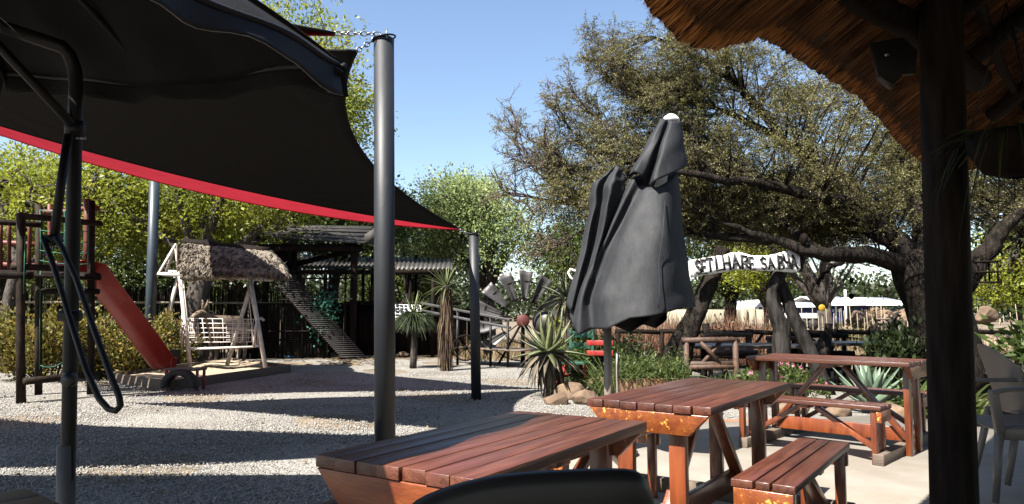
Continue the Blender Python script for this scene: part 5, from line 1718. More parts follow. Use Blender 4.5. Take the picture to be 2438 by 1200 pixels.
shrub('garden_shrub', 'dark green shrub between the umbrella pole and the grass trough', 'shrub', (1.75, 11.5), 0.45, 0.35, 0.95, 1800, 0.08, m_lf_dark, 'shrubs in the rockery', 12, 0, 13)
tuft('grass_tuft', 'tall arching green grass right behind the umbrella pole', 'grass tuft', (1.6, 10.9), 260, 1.15, 0.016, m_lf_blade, droop=0.8, rise=(0.8, 3.2), rad=0.3)
shrub('garden_shrub', 'dark glossy ferny shrub against the big tree trunk', 'shrub', (6.15, 11.3), 0.75, 0.5, 1.25, 3000, 0.12, m_lf_dark, 'shrubs in the rockery', 18, 0, 14)
shrub('garden_shrub', 'large-leaved shrub in the shade behind the taupe armchairs', 'shrub', (8.2, 10.2), 1.0, 0.7, 1.5, 2600, 0.17, m_lf_green, 'shrubs in the rockery', 18, 0, 15)
shrub('garden_shrub', 'dark bush at the edge of the picture behind the armchairs', 'shrub', (9.6, 10.4), 1.0, 0.7, 1.7, 2200, 0.17, m_lf_dark, 'shrubs in the rockery', 18, 0, 16)

# red and green painted chair among the plants
rc = thing('painted_chair', 'red and green painted wooden chair half hidden behind the big aloe', 'chair', (1.05, 11.5, 0), R(-25))
for (x, y, z, sx, sy, sz, m_, nm) in ((-0.19, 0.2, 0.5, 0.045, 0.045, 1.0, m_greenpaint, 'back_post'), (0.19, 0.2, 0.5, 0.045, 0.045, 1.0, m_greenpaint, 'back_post'),
                                      (-0.19, -0.2, 0.22, 0.05, 0.05, 0.44, m_redpaint, 'leg'), (0.19, -0.2, 0.22, 0.05, 0.05, 0.44, m_redpaint, 'leg'),
                                      (0, 0, 0.46, 0.44, 0.44, 0.04, m_greenpaint, 'seat'), (0, 0.2, 0.72, 0.36, 0.03, 0.10, m_greenpaint, 'back_slat'), (0, 0.2, 0.90, 0.36, 0.03, 0.10, m_greenpaint, 'back_slat'),
                                      (-0.19, 0, 0.25, 0.03, 0.38, 0.04, m_redpaint, 'stretcher'), (0.19, 0, 0.25, 0.03, 0.38, 0.04, m_redpaint, 'stretcher')):
    MB().box((x, y, z), (sx, sy, sz)).build(nm, m_, rc, W=False, bevel=0.004)
for k, (z) in enumerate((0.62, 0.78)):
    MB().box((0.38, -0.02, z), (0.42, 0.05, 0.075), R(6)).build('arm_slat', m_redpaint, rc, W=False, bevel=0.004)
MB().beam((-0.27, -0.45, 0.0), (-0.12, -0.2, 0.42), 0.05, 0.05).build('prop_leg', m_redpaint, rc, W=False)
bk = thing('tin_bucket', 'dented grey tin tub standing on its side post above the big aloe', 'tub', (0.62, 13.9, 0))
bc = dp(1308, 768, 13.9)
MB().tube([(bc[0], bc[1], 0), (bc[0], bc[1], bc[2] - 0.2)], 0.05, 8).build('stand', m_dark, bk)
MB().tube([bc + [-0.12, -0.25, 0.02], bc + [0.0, 0.0, 0.03], bc + [0.1, 0.3, 0.02]], [0.21, 0.2, 0.2], 20).build('drum', m_blade, bk, smooth=True)
MB().lathe([(0.2, 0), (0.225, 0.01), (0.225, 0.03), (0.2, 0.035)], bc + [-0.12, -0.27, 0.02], 22, (-0.4, -1, 0)).build('rim', m_dark, bk, smooth=True)

# =================================================================== SIGN ARCH OF DEAD TRUNKS
YS = 11.0


def deadtrunk(label, pts, radii, YY=YS, stub=True):
    t = thing('dead_trunk', label, 'dead trunk', gp(pts[0][0], 745 + 2125 / YY), 0, 'dead trunks holding up the painted sign')
    q = [dp(x, y, YY + dy) for x, y, dy in pts]
    q[0][2] = -0.05
    mb = MB()
    qq = np.array(q)
    tq = np.linspace(0, len(q) - 1, 26)
    # smooth the bends a little
    qs = np.stack([np.interp(tq, range(len(q)), qq[:, k]) for k in range(3)], 1)
    qs[1:-1] = (qs[:-2] + 2 * qs[1:-1] + qs[2:]) / 4
    mb.tube(qs, np.interp(tq, range(len(q)), radii), 14, wob=0.09)
    mb.build('trunk', m_bark3 if stub else m_bark, t, smooth=True)
    return t


deadtrunk('dark slanting trunk at the left end of the sign, lower of the leaning pair', [(1572, 935, 0), (1596, 838, 0), (1622, 790, 0), (1646, 748, 0.05), (1668, 700, 0.1), (1684, 660, 0.15)], [0.12, 0.105, 0.10, 0.095, 0.09, 0.08], 11.4, False)
deadtrunk('dark leaning trunk under the left end of the sign, taller right one of its pair', [(1618, 940, 0), (1630, 836, 0), (1657, 760, 0), (1681, 700, 0.0), (1704, 640, 0.0), (1722, 590, 0)], [0.13, 0.115, 0.115, 0.115, 0.12, 0.11], 11.1, False)
deadtrunk('thick pale grey crooked trunk under the right end of the sign', [(1884, 950, 0), (1862, 870, 0), (1860, 810, 0), (1863, 785, 0), (1850, 757, -0.02), (1836, 714, -0.03), (1838, 682, -0.03), (1856, 655, 0), (1872, 620, 0.1)], [0.16, 0.145, 0.135, 0.135, 0.115, 0.085, 0.085, 0.10, 0.08])
deadtrunk('slim grey trunk crossing the crooked one under the right end of the sign', [(1975, 965, 0.1), (1930, 840, 0.1), (1905, 790, 0.1), (1890, 756, 0.1), (1868, 698, 0.12), (1850, 660, 0.12), (1838, 620, 0.12)], [0.115, 0.105, 0.10, 0.095, 0.09, 0.085, 0.07])
deadtrunk('short grey stump leaning by the fence right of the sign trunks', [(1960, 905, 0), (1958, 850, 0), (1962, 815, 0), (1970, 796, 0)], [0.13, 0.12, 0.11, 0.09], 12.6)
YB = YS - 0.22
sg = thing('wooden_sign', 'whitewashed arched board with hand-painted black letters hung across the trunks', 'sign', dp(1780, 640, YB))
topc = [(1640, 622), (1650, 618), (1690, 612), (1730, 606), (1745, 601), (1760, 600), (1776, 604), (1790, 609), (1830, 608), (1850, 604), (1870, 598), (1885, 596), (1896, 600), (1904, 610)]
botc = [(1644, 661), (1655, 659), (1700, 652), (1735, 646), (1748, 643), (1762, 642), (1776, 642), (1790, 644), (1830, 645), (1850, 645), (1870, 647), (1885, 648), (1898, 647), (1906, 640)]
xs_ = np.linspace(0, 13, 90)
tp_ = np.stack([np.interp(xs_, range(14), [p[k] for p in topc]) for k in (0, 1)], 1)
bp_ = np.stack([np.interp(xs_, range(14), [p[k] for p in botc]) for k in (0, 1)], 1)
g = []
for i, (a, b) in enumerate(zip(tp_, bp_)):
    w_ = 0.006 * math.sin(i * 0.9) + rng.uniform(-0.003, 0.003)
    A, B = dp(a[0], a[1] + rng.uniform(-1, 1), YB + w_), dp(b[0], b[1] + rng.uniform(-1, 1), YB + w_)
    K = np.array([0, 0.05, 0])
    g.append([A, A + (B - A) * 0.33, A + (B - A) * 0.66, B, B + K, A + K])
mb = MB().grid(np.array(g), closed=True)
mb.add(np.array(g[0]), np.arange(6)).add(np.array(g[-1]), np.arange(6))
mb.build('board', m_signwhite, sg)
GL = {'S': [[(.9, .85), (.5, 1), (.1, .8), (.25, .58), (.75, .42), (.9, .2), (.5, 0), (.1, .12)]],
      'E': [[(.1, 0), (.1, 1)], [(.1, 1), (.85, .96)], [(.1, .5), (.7, .5)], [(.1, .02), (.9, .02)]],
      'T': [[(0, 1), (1, 1)], [(.5, 1), (.5, 0)]],
      'L': [[(.3, 1), (.3, 0)], [(.3, .04), (1.25, .10)]],
      'H': [[(.05, 1), (.12, 0)], [(.85, 1), (.92, 0)], [(.1, .5), (.9, .5)]],
      'A': [[(.02, 0), (.45, 1)], [(.45, 1), (.98, 0)], [(.2, .36), (.8, .36)]],
      'R': [[(.05, 0), (.05, 1)], [(.05, 1), (.8, .92), (.8, .62), (.05, .5)], [(.25, .5), (1.1, 0)]],
      'B': [[(.1, 0), (.1, 1)], [(.1, 1), (.75, .9), (.75, .62), (.15, .52)], [(.15, .52), (.9, .42), (.88, .08), (.1, 0)]],
      'U': [[(.02, 1), (.12, .55), (.5, .42), (.78, .55)], [(.72, 1), (.98, .02)], [(.98, .04), (.35, .02)], [(.55, .18), (.9, .2)]]}
LT = [('S', 1662, 635, 34, 13), ('E', 1676, 634.5, 33, 13), ('T', 1690, 631, 32, 14), ('L', 1708, 628, 33, 15), ('H', 1730, 625.5, 33, 18), ('A', 1752, 622.5, 33, 17), ('R', 1774, 624, 32, 17),
      ('E', 1790, 627, 30, 12), ('S', 1818, 626.5, 29, 14), ('A', 1836, 627, 27, 15), ('B', 1859, 625, 32, 14), ('U', 1874, 622, 33, 15), ('A', 1890, 624, 32, 14)]
for ch_, cx_, cy_, hh, ww in LT:
    mb = MB()
    for st in GL[ch_]:
        pts = [dp(cx_ + (u - 0.5) * ww - (v - 0.5) * 4.5, cy_ - (v - 0.5) * hh, YB - 0.012) for u, v in st]
        for a, b in zip(pts[:-1], pts[1:]):
            d_ = nrm(b - a)
            mb.beam(a - d_ * 0.010, b + d_ * 0.010, 0.014 + rng.uniform(0, 0.002), rng.uniform(0.026, 0.033), (0, 1, 0)) if False else mb.beam(a - d_ * 0.010, b + d_ * 0.010, rng.uniform(0.025, 0.029), 0.014 + rng.uniform(0, 0.004), (0, 1, 0))
    mb.build('letter', m_signblack, sg)
MB().tube([dp(1903, 596, YB + 0.03), dp(1910, 618, YB + 0.03), dp(1905, 646, YB + 0.03)], [0.03, 0.045, 0.03], 8).build('dark_end', m_bark, sg, smooth=True)

# =================================================================== RUSTIC LOG FURNITURE AND FENCES


def lg_(parent, a, b, r, m, name, n=9):
    a, b = np.asarray(a, float), np.asarray(b, float)
    MB().tube([a, a + (b - a) * 0.5 + rng.normal(0, r * 0.18, 3), b], [r * 1.06, r, r * 0.94], n, wob=0.06).build(name, m, parent, smooth=True)


def log_bench(label, c, rz, w, m, h=0.85, seat=True):
    t = thing('log_bench', label, 'log bench', (c[0], c[1], 0), rz, 'rustic log benches around the dark tables')

    def L(a, b, r, nm):
        a, b = np.asarray(a, float), np.asarray(b, float)
        MB().tube([a, a + (b - a) * 0.5 + rng.normal(0, r * 0.18, 3), b], [r * 1.06, r, r * 0.94], 9, wob=0.06).build(nm, m, t, W=False, smooth=True)
    for s_ in (-1, 1):
        L((s_ * w / 2, 0, 0), (s_ * w / 2, 0.03, h), 0.045, 'back_post')
        L((s_ * w / 2, 0.45, 0), (s_ * w / 2, 0.45, 0.45), 0.045, 'leg')
        L((s_ * w / 2, 0, 0.42), (s_ * w / 2, 0.45, 0.42), 0.035, 'rail')
    L((-w / 2 - 0.06, 0.03, h), (w / 2 + 0.06, 0.03, h), 0.045, 'top_rail')
    L((-w / 2, 0.02, 0.42), (w / 2, 0.02, 0.42), 0.04, 'rail')
    L((-w / 2, 0.0, 0.16), (w / 2, 0.0, 0.16), 0.035, 'rail')
    L((-w * 0.22, 0.01, h - 0.02), (w * 0.22, 0.04, 0.44), 0.032, 'cross_brace')
    L((w * 0.22, 0.06, h - 0.02), (-w * 0.22, 0.06, 0.44), 0.032, 'cross_brace')
    if seat:
        for k in range(4):
            L((-w / 2, 0.06 + k * 0.12, 0.47), (w / 2, 0.06 + k * 0.12, 0.47), 0.05, 'seat_log')
    return t


def log_table(label, c, rz, L, W, h, m):
    t = thing('log_table', label, 'log table', (c[0], c[1], 0), rz, 'dark rustic tables under the big tree')
    k = 6
    for i in range(k):
        MB().box((rng.uniform(-0.02, 0.02), -W / 2 + W / k * (i + 0.5), h), (L, W / k - 0.01, 0.055)).build('plank', m, t, W=False, bevel=0.008)
    for sx in (-1, 1):
        for sy in (-1, 1):
            MB().tube([(sx * (L / 2 - 0.15), sy * (W / 2 - 0.1), 0), (sx * (L / 2 - 0.2), sy * (W / 2 - 0.14), h - 0.03)], 0.06, 9, wob=0.06).build('leg', m_dark, t, W=False, smooth=True)
        MB().tube([(sx * (L / 2 - 0.18), -W / 2 + 0.1, 0.3), (sx * (L / 2 - 0.18), W / 2 - 0.1, 0.3)], 0.04, 8).build('cross_bar', m_dark, t, W=False, smooth=True)
    return t


m_dtable = mat('dark_table_wood', (0.0213, 0.017, 0.0149), (0.0468, 0.0404, 0.0362), 5, 0.35, 0.3, 20, (1, 6, 6), 0.5)
log_table('dark rustic table just left of the crooked sign trunk', (3.85, 12.1), R(4), 1.9, 1.0, 0.70, m_dtable)
log_table('dark rustic table in front of the log fence, right of the grey stump', (6.3, 13.0), R(-3), 1.8, 0.9, 0.70, m_dtable)
log_bench('log bench with a crossed back in front of the left rustic table', (3.05, 11.0), R(6), 0.78, m_rustic, 0.83)
log_bench('reddish log bench seen beyond the left rustic table', (4.35, 14.6), R(182), 0.95, m_rustic, 0.80)
log_bench('dark log bench with a crossed back left of the menu board', (6.05, 14.2), R(180), 1.0, m_dark, 0.80)
log_bench('orange-lit log bench half hidden behind the slim sign trunk', (5.05, 13.4), R(170), 0.5, m_rustic, 0.78)
log_bench('dark log bench in front of the right rustic table', (6.25, 12.0), R(0), 1.3, m_dark, 0.5)
fn = thing('log_fence', 'low fence of dark logs with one long handrail across the dry garden', 'fence', (4.5, 15.6, 0))
fx = [dp(x, 790, 15.6) for x in (1470, 1575, 1680, 1780, 1905, 1973, 2072, 2160, 2230, 2420)]
for k, p in enumerate(fx):
    ht = p[2] + (0.18 if k in (2, 5) else 0.0)
    lg_(fn, (p[0], p[1], 0), (p[0], p[1], ht), 0.085 if k in (2, 5) else 0.055, m_dark, 'post')
for a, b in zip(fx[:-1], fx[1:]):
    a, b = np.array([a[0], a[1], 0.85]), np.array([b[0], b[1], 0.82])
    lg_(fn, a - [0.05, 0, 0], b + [0.05, 0, 0], 0.05, m_dark, 'handrail')
    lg_(fn, a - [0, 0, 0.55], b - [0, 0, 0.52], 0.04, m_dark, 'rail')
    lg_(fn, a - [0, 0.0, 0.5], a + (b - a) * 0.3 - [0, 0, 0.03], 0.032, m_dark, 'brace')
MB().tube([fx[5] + [0, -0.05, -0.06], (fx[5] + fx[7]) / 2 + [0, -0.05, -0.18], fx[7] + [0, -0.05, -0.1]], 0.012, 6).build('slack_rope', m_dark, fn, smooth=True)
mn = thing('menu_board', 'small white and pink folded notice board standing under the big tree', 'notice board', gp(2148, 900))
p = dp(2147, 820, 13.0)
MB().box((p[0], p[1], 0.35), (0.05, 0.05, 0.7)).build('stand', m_dark, mn)
MB().prism([dp(2136, 838, 13), dp(2152, 840, 13), dp(2157, 812, 13.05), dp(2141, 812, 13.05)], (0, 1, 0), 0.02).build('card', m_white, mn)
MB().prism([dp(2138, 813, 12.97), dp(2160, 814, 12.97), dp(2160, 804, 13.0), dp(2140, 804, 13.0)], (0, 1, 0), 0.02).build('pink_header', m_pink, mn)

# =================================================================== TREES


def spray_leaves(P, D, L, per, ll, lw, r):
    """twigs with leaflets along both sides; returns twig mesh and leaflet mesh"""
    n = len(P)
    D = D / (np.linalg.norm(D, axis=1)[:, None] + 1e-9)
    L = np.broadcast_to(L, n)
    S = np.cross(D, unit(n))
    S /= np.linalg.norm(S, axis=1)[:, None] + 1e-9
    T2 = P + D * L[:, None] + np.array([0, 0, -0.06])
    up_ = np.cross(S, D)
    a = 0.004
    V = np.stack([P + S * a, P - S * a, P + up_ * a * 1.5, T2 + S * a * 0.4, T2 - S * a * 0.4, T2 + up_ * a * 0.6], 1)
    b = (np.arange(n) * 6)[:, None]
    Ft = np.concatenate([b + np.array([[0, 1, 4, 3]]), b + np.array([[1, 2, 5, 4]]), b + np.array([[2, 0, 3, 5]])])
    t = rng.uniform(0.08, 1.0, (n, per))
    q = P[:, None] + (T2 - P)[:, None] * t[..., None] + rng.normal(0, r, (n, per, 3))
    side = np.where(rng.random((n, per)) < 0.5, -1, 1)[..., None]
    d = D[:, None] * 0.5 + S[:, None] * side + rng.normal(0, 0.45, (n, per, 3))
    V2, F2 = leafcards(q.reshape(-1, 3), d.reshape(-1, 3), rng.uniform(0.6, 1.3, n * per) * ll, lw)
    return (V.reshape(-1, 3), Ft), (V2, F2)


def tree(label, base, clear, cc, cr, tr, lm, bm, K, per, ll, clump, group, limbs=5, seed=0, name='tree', hollow=0.45, lobes=None, leafw=0.5, cat='tree', lean=(0, 0), trunk_n=12, thin=1.0):
    r = np.random.default_rng(seed)
    t = thing(name, label, cat, (base[0], base[1], 0), 0, group)
    b0 = np.array([base[0], base[1], -0.05])
    fork = np.array([base[0] + lean[0], base[1] + lean[1], clear])
    cc, cr = np.array(cc, float), np.array(cr, float)
    MB().tube(curve(b0, fork, (r.normal(0, tr * 0.6), r.normal(0, tr * 0.4), 0), 9), [tr * 1.35, tr, tr * 0.86], trunk_n, wob=0.07).build('trunk', bm, t, smooth=True)
    nodes = []
    for k in range(limbs):
        a = 2 * math.pi * (k + r.uniform(-0.3, 0.3)) / limbs
        e = cc + cr * np.array([0.62 * math.cos(a), 0.62 * math.sin(a), r.uniform(-0.1, 0.55)])
        c = curve(fork, e, (r.normal(0, 0.2), r.normal(0, 0.2), r.uniform(0.0, 0.35)), 9)
        MB().tube(c, np.linspace(tr * 0.55, tr * 0.13, 9), 8, wob=0.06).build('limb', bm, t, smooth=True)
        nodes.append(c[3:])
    nodes = np.vstack(nodes)
    if lobes is None:
        lobes = [(cc + cr * 0.55 * nrm(r.normal(size=3)) * np.array([1, 1, 0.8]), cr * r.uniform(0.42, 0.62)) for _ in range(9)]
    li = r.integers(0, len(lobes), K)
    d = r.normal(size=(K, 3))
    d /= np.linalg.norm(d, axis=1)[:, None]
    rad = (hollow + (1 - hollow) * r.random(K)) * (0.85 + 0.3 * r.random(K))
    C_ = np.array([l[0] for l in lobes])[li]
    R_ = np.array([l[1] for l in lobes])[li]
    tips = C_ + d * R_ * rad[:, None]
    tips[:, 2] = np.maximum(tips[:, 2], clear * 0.55)
    tw = MB()
    for k in range(0, K, max(1, K // 170)):
        nd = nodes[np.argmin(np.linalg.norm(nodes - tips[k], axis=1))]
        tw.tube(curve(nd, tips[k], r.normal(0, 0.12, 3) + [0, 0, 0.08], 5), [0.03 * thin, 0.008 * thin], 5)
    tag(tw.build('twigs', bm, t, smooth=True), kind='stuff')
    n = K * per
    sub_ = np.repeat(tips, 6, 0) + r.normal(0, 1, (K * 6, 3)) * clump * np.array([1.05, 1.05, 0.75])
    P_ = sub_[r.integers(0, 6, n) + np.repeat(np.arange(K) * 6, per)] + r.normal(0, 1, (n, 3)) * clump * 0.40
    D_ = np.repeat(tips - cc, per, 0) / cr.mean() + r.normal(0, 0.8, (n, 3)) + [0, 0, 0.1]
    sz_ = r.uniform(0.45, 1.6, n)
    V, Fs = leafcards(P_, D_, sz_ * ll, sz_ * ll * leafw * r.uniform(0.7, 1.2, n))
    tag(MB().add(V, Fs).build('crown', lm, t), kind='stuff')
    return t


GT = 'trees behind the playground'
tree('yellow-green tree with a thick pale-sided trunk right behind the white swing', (-8.15, 18.9), 2.3, (-8.6, 19.6, 4.4), (4.4, 3.0, 2.1), 0.30, m_lf_yellow, m_bark2, 494, 76, 0.099, 0.30, GT, 7, 5)
tree('tall yellow-green tree whose top rises above the sails into the sky', (-7.0, 22.5), 3.2, (-7.6, 22.5, 8.3), (3.6, 3.2, 3.6), 0.24, m_lf_yellow, m_bark2, 540, 76, 0.108, 0.33, GT, 6, 6)
tree('bright yellow-green tree at the left edge above the bronze bush', (-14.0, 19.5), 2.0, (-13.2, 19.0, 3.9), (3.3, 2.6, 2.0), 0.2, m_lf_yellow, m_bark2, 368, 72, 0.099, 0.30, GT, 6, 7)
tree('slender pale-trunked tree behind the tower at the left edge', (-10.6, 15.3), 2.2, (-10.6, 16.2, 3.7), (1.7, 1.5, 1.1), 0.13, m_lf_yellow, m_bark2, 138, 58, 0.094, 0.26, GT, 5, 8)
tree('green tree shading the plank roof of the animal hut', (-5.9, 23.8), 2.4, (-4.9, 23.6, 4.6), (2.5, 1.9, 1.6), 0.2, m_lf_green, m_bark2, 260, 48, 0.121, 0.30, GT, 6, 9)
tree('dark green tree filling the gap behind the reed fence on the left', (-15.5, 25), 1.5, (-15, 25, 3.8), (5.5, 2.5, 3.0), 0.25, m_lf_green, m_bark2, 360, 45, 0.154, 0.38, GT, 6, 10)
tree('dark green tree behind the thick pale-sided trunk', (-10.2, 26), 1.5, (-9.6, 26, 3.4), (4.5, 2.5, 2.8), 0.25, m_lf_green, m_bark2, 340, 45, 0.154, 0.38, GT, 6, 12)
tree('pale olive tree in the middle rising over the windmill wheel', (-0.9, 26.5), 2.0, (-1.15, 26.5, 4.65), (2.9, 2.4, 2.3), 0.24, m_lf_olive, m_bark2, 700, 52, 0.10, 0.27, GT, 8, 21)
tree('thin-topped olive tree left of the short slate pole', (-4.2, 29), 2.0, (-3.2, 29, 4.3), (2.3, 2.0, 2.3), 0.2, m_lf_olive, m_bark2, 300, 30, 0.11, 0.30, GT, 6, 22)
tree('shaded green tree between the olive tree and the folded umbrella', (2.6, 24.5), 1.6, (2.3, 24.5, 3.4), (2.2, 1.8, 1.9), 0.22, m_lf_green, m_bark2, 330, 45, 0.121, 0.30, GT, 6, 23)
tree('green tree behind the open shed', (-4.0, 31.5), 1.6, (-5.0, 31.5, 3.4), (4.2, 2.0, 2.4), 0.22, m_lf_green, m_bark2, 330, 45, 0.154, 0.36, GT, 6, 24)
GB = 'trees beyond the log fence'
tree('green tree with a dark trunk in front of the cream wall', (8.9, 29), 1.7, (8.4, 29, 3.5), (2.3, 2.0, 1.8), 0.26, m_lf_green, m_bark, 240, 28, 0.12, 0.30, GB, 6, 31)
tree('spreading brown-olive thorn tree seen under the painted sign', (11.5, 31), 1.6, (10.9, 30.5, 4.2), (3.6, 2.2, 1.9), 0.22, m_lf_acacia, m_bark2, 300, 26, 0.10, 0.30, GB, 7, 32)
tree('forked thorn tree wearing a small yellow disc, right of the sign trunks', (10.0, 23), 1.35, (9.3, 23, 4.2), (3.0, 2.2, 1.9), 0.24, m_lf_acacia, m_bark2, 260, 26, 0.09, 0.30, GB, 7, 33)
tree('lime green tree behind the blue building fork', (9.6, 27.0), 1.4, (9.3, 26.5, 3.0), (1.3, 1.1, 1.3), 0.14, m_lf_yellow, m_bark2, 149, 58, 0.103, 0.28, GB, 5, 34)
tree('lime green tree in the gap right of the thick post', (17.5, 24.5), 1.4, (17.2, 24.2, 2.9), (2.2, 1.6, 1.6), 0.16, m_lf_yellow, m_bark2, 252, 63, 0.113, 0.30, GB, 6, 35)
tree('sparse grey-branched thorn tree left of the white roofs', (14.6, 33), 1.7, (14.6, 33, 4.2), (3.0, 2.0, 1.8), 0.16, m_lf_acacia, m_bark2, 90, 14, 0.09, 0.40, GB, 8, 36, thin=1.3)
tree('dark tree at the far right edge behind the hanging basket', (11.6, 14.5), 1.4, (11.4, 14.5, 3.6), (2.6, 2.0, 1.9), 0.2, m_lf_dark, m_bark, 240, 30, 0.10, 0.30, GB, 6, 37)
dt = MB()
n = 52000
cx_ = rng.uniform(-100, 120, n // 130).repeat(130)
yy = rng.uniform(95, 140, n // 130).repeat(130)
hh_ = rng.uniform(2.0, 4.6, n // 130).repeat(130)
P_ = np.stack([cx_ + rng.normal(0, 2.4, n), yy + rng.normal(0, 1.5, n), np.abs(hh_ + rng.normal(0, 1.5, n))], 1)
V, Fs = leafcards(P_, unit(n), rng.uniform(0.5, 1.0, n), 0.55)
tag(dt.add(V, Fs).build('far_woodland', m_lf_dark), 'low dark far-off woodland along the horizon', 'woodland', kind='stuff')

# =================================================================== THE BIG THORN TREE
ac = thing('thorn_tree', 'huge dark-trunked thorn tree spreading feathery ochre foliage over the sign', 'tree', (6.65, 11.2, 0))
ap = lambda px, py, Y: dp(px, py, Y)
tb = np.array([6.75, 11.2, -0.05])
MB().tube(np.array([tb, ap(2255, 860, 11.2), ap(2246, 780, 11.2), ap(2226, 710, 11.15), ap(2196, 650, 11.1), ap(2160, 600, 11.1)]), [0.62, 0.52, 0.46, 0.46, 0.43, 0.30], 18, wob=0.08).build('trunk', m_bark, ac, smooth=True)
BR = {
    'a': ([(2200, 655, 11.1), (2120, 618, 11.0), (2040, 606, 10.8), (1960, 606, 10.7), (1900, 592, 10.7), (1840, 570, 10.8), (1760, 545, 10.9), (1680, 515, 11.0)], 0.17, 0.05),
    'b': ([(2190, 640, 11.1), (2130, 570, 11.2), (2060, 490, 11.3), (1970, 410, 11.4), (1870, 340, 11.5), (1760, 280, 11.6), (1640, 230, 11.6)], 0.21, 0.05),
    'c': ([(2210, 640, 11.1), (2200, 540, 11.4), (2180, 430, 11.8), (2120, 300, 12.2), (2040, 190, 12.5)], 0.22, 0.06),
    'd': ([(2290, 680, 11.2), (2340, 610, 11.1), (2395, 535, 11.0), (2470, 470, 10.9), (2580, 400, 10.9)], 0.19, 0.07),
    'e': ([(2060, 490, 11.3), (1950, 470, 11.0), (1820, 440, 10.8), (1680, 420, 10.6), (1540, 400, 10.6), (1440, 370, 10.7)], 0.11, 0.03),
    'f': ([(1960, 606, 10.7), (1900, 560, 11.3), (1800, 480, 12.0), (1700, 400, 12.4)], 0.09, 0.03),
    'g': ([(1840, 570, 10.8), (1700, 560, 11.2), (1600, 530, 11.4), (1500, 505, 11.4), (1410, 485, 11.3), (1320, 478, 11.2)], 0.08, 0.03),
    'h': ([(2160, 600, 11.1), (2080, 560, 11.8), (1990, 520, 12.6), (1880, 500, 13.3)], 0.12, 0.03),
    'i': ([(1870, 340, 11.5), (1760, 200, 11.3), (1650, 130, 11.2), (1560, 90, 11.2)], 0.08, 0.02),
    'j': ([(2040, 606, 10.8), (1970, 640, 11.2), (1925, 700, 11.6)], 0.05, 0.015),
}
acn = []
for k, (pts, r0, r1) in BR.items():
    q = np.array([ap(*p) for p in pts])
    tq = np.linspace(0, len(q) - 1, 22)
    qs = np.stack([np.interp(tq, range(len(q)), q[:, j]) for j in range(3)], 1)
    qs[1:-1] = (qs[:-2] + 2 * qs[1:-1] + qs[2:]) / 4 + rng.normal(0, 0.015, (20, 3))
    MB().tube(qs, np.linspace(r0, min(r1, 0.02), 22), 10, wob=0.08).build('limb', m_bark, ac, smooth=True)
    acn.append(qs[4:])
acn = np.vstack(acn)
LOB = [((3.6, 12.1, 4.75), (2.1, 1.8, 1.05), 1.0), ((4.6, 12.0, 4.1), (2.3, 2.6, 1.1), 1.0), ((2.5, 11.9, 4.35), (1.35, 1.2, 0.75), 0.8), ((1.75, 11.4, 3.55), (1.1, 1.1, 0.65), 0.6),
       ((2.45, 11.4, 5.3), (1.25, 1.4, 0.50), 0.55), ((3.2, 11.7, 3.3), (1.5, 0.9, 0.6), 0.6), ((6.4, 12.2, 4.6), (2.6, 2.6, 1.2), 1.0), ((8.2, 11.8, 4.1), (2.4, 2.4, 1.0), 0.8),
       ((4.6, 12.0, 2.95), (2.0, 0.9, 0.45), 0.7), ((1.35, 10.9, 2.95), (0.8, 1.1, 0.35), 0.35), ((5.8, 11.4, 3.1), (1.7, 1.5, 0.5), 0.6), ((2.7, 12.0, 2.75), (1.1, 0.8, 0.35), 0.45),
       ((4.2, 13.2, 3.3), (2.4, 1.4, 0.8), 1.0), ((5.3, 12.7, 2.95), (2.1, 1.2, 0.55), 0.9), ((6.6, 12.6, 3.4), (1.8, 1.2, 0.7), 0.7), ((9.0, 11.0, 3.1), (1.6, 1.6, 0.6), 0.5)]
wts = np.array([l[2] for l in LOB])
K = 980
li = rng.choice(len(LOB), K, p=wts / wts.sum())
d = unit(K)
rad = 0.35 + 0.65 * rng.random(K) ** 0.6
tips = np.array([l[0] for l in LOB])[li] + d * np.array([l[1] for l in LOB])[li] * rad[:, None]
tw = MB()
org = []
for k in range(K):
    nd = acn[np.argmin(np.linalg.norm(acn - tips[k] - [0.3, 0, -0.3], axis=1))]
    c = curve(nd, tips[k], rng.normal(0, 0.10, 3) + [0, 0, 0.10], 6)
    tw.tube(c, [0.016, 0.004], 5)
    org.append(c)
tag(tw.build('twigs', m_bark, ac, smooth=True), kind='stuff')
n = 20000
k = rng.integers(0, K, n)
f = rng.beta(3, 1.2, n)
cur = np.array(org)[k]
i0 = np.minimum((f * 5).astype(int), 4)
w_ = (f * 5 - i0)[:, None]
P_ = cur[np.arange(n), i0] * (1 - w_) + cur[np.arange(n), i0 + 1] * w_ + rng.normal(0, 0.10, (n, 3))
D_ = (cur[:, 5] - cur[:, 2]) / (np.linalg.norm(cur[:, 5] - cur[:, 2], axis=1)[:, None] + 1e-6) * 0.7 + rng.normal(0, 0.6, (n, 3)) * [1, 1, 0.45] + [-0.25, -0.1, 0.10]
(tv, tf), (lv, lf) = spray_leaves(P_, D_, rng.uniform(0.28, 0.6, n), 27, 0.036, 0.015, 0.015)
tag(MB().add(tv, tf).build('spray_stems', m_bark2, ac), kind='stuff')
tag(MB().add(lv, lf).build('crown', m_lf_acacia, ac), kind='stuff')
# the bare thorny boughs that reach left into the sky
m_twig = mat('bare_twig', (0.0362, 0.0234, 0.017), (0.0724, 0.0489, 0.0362), 9, 0.8)
bt = MB()
BT = []


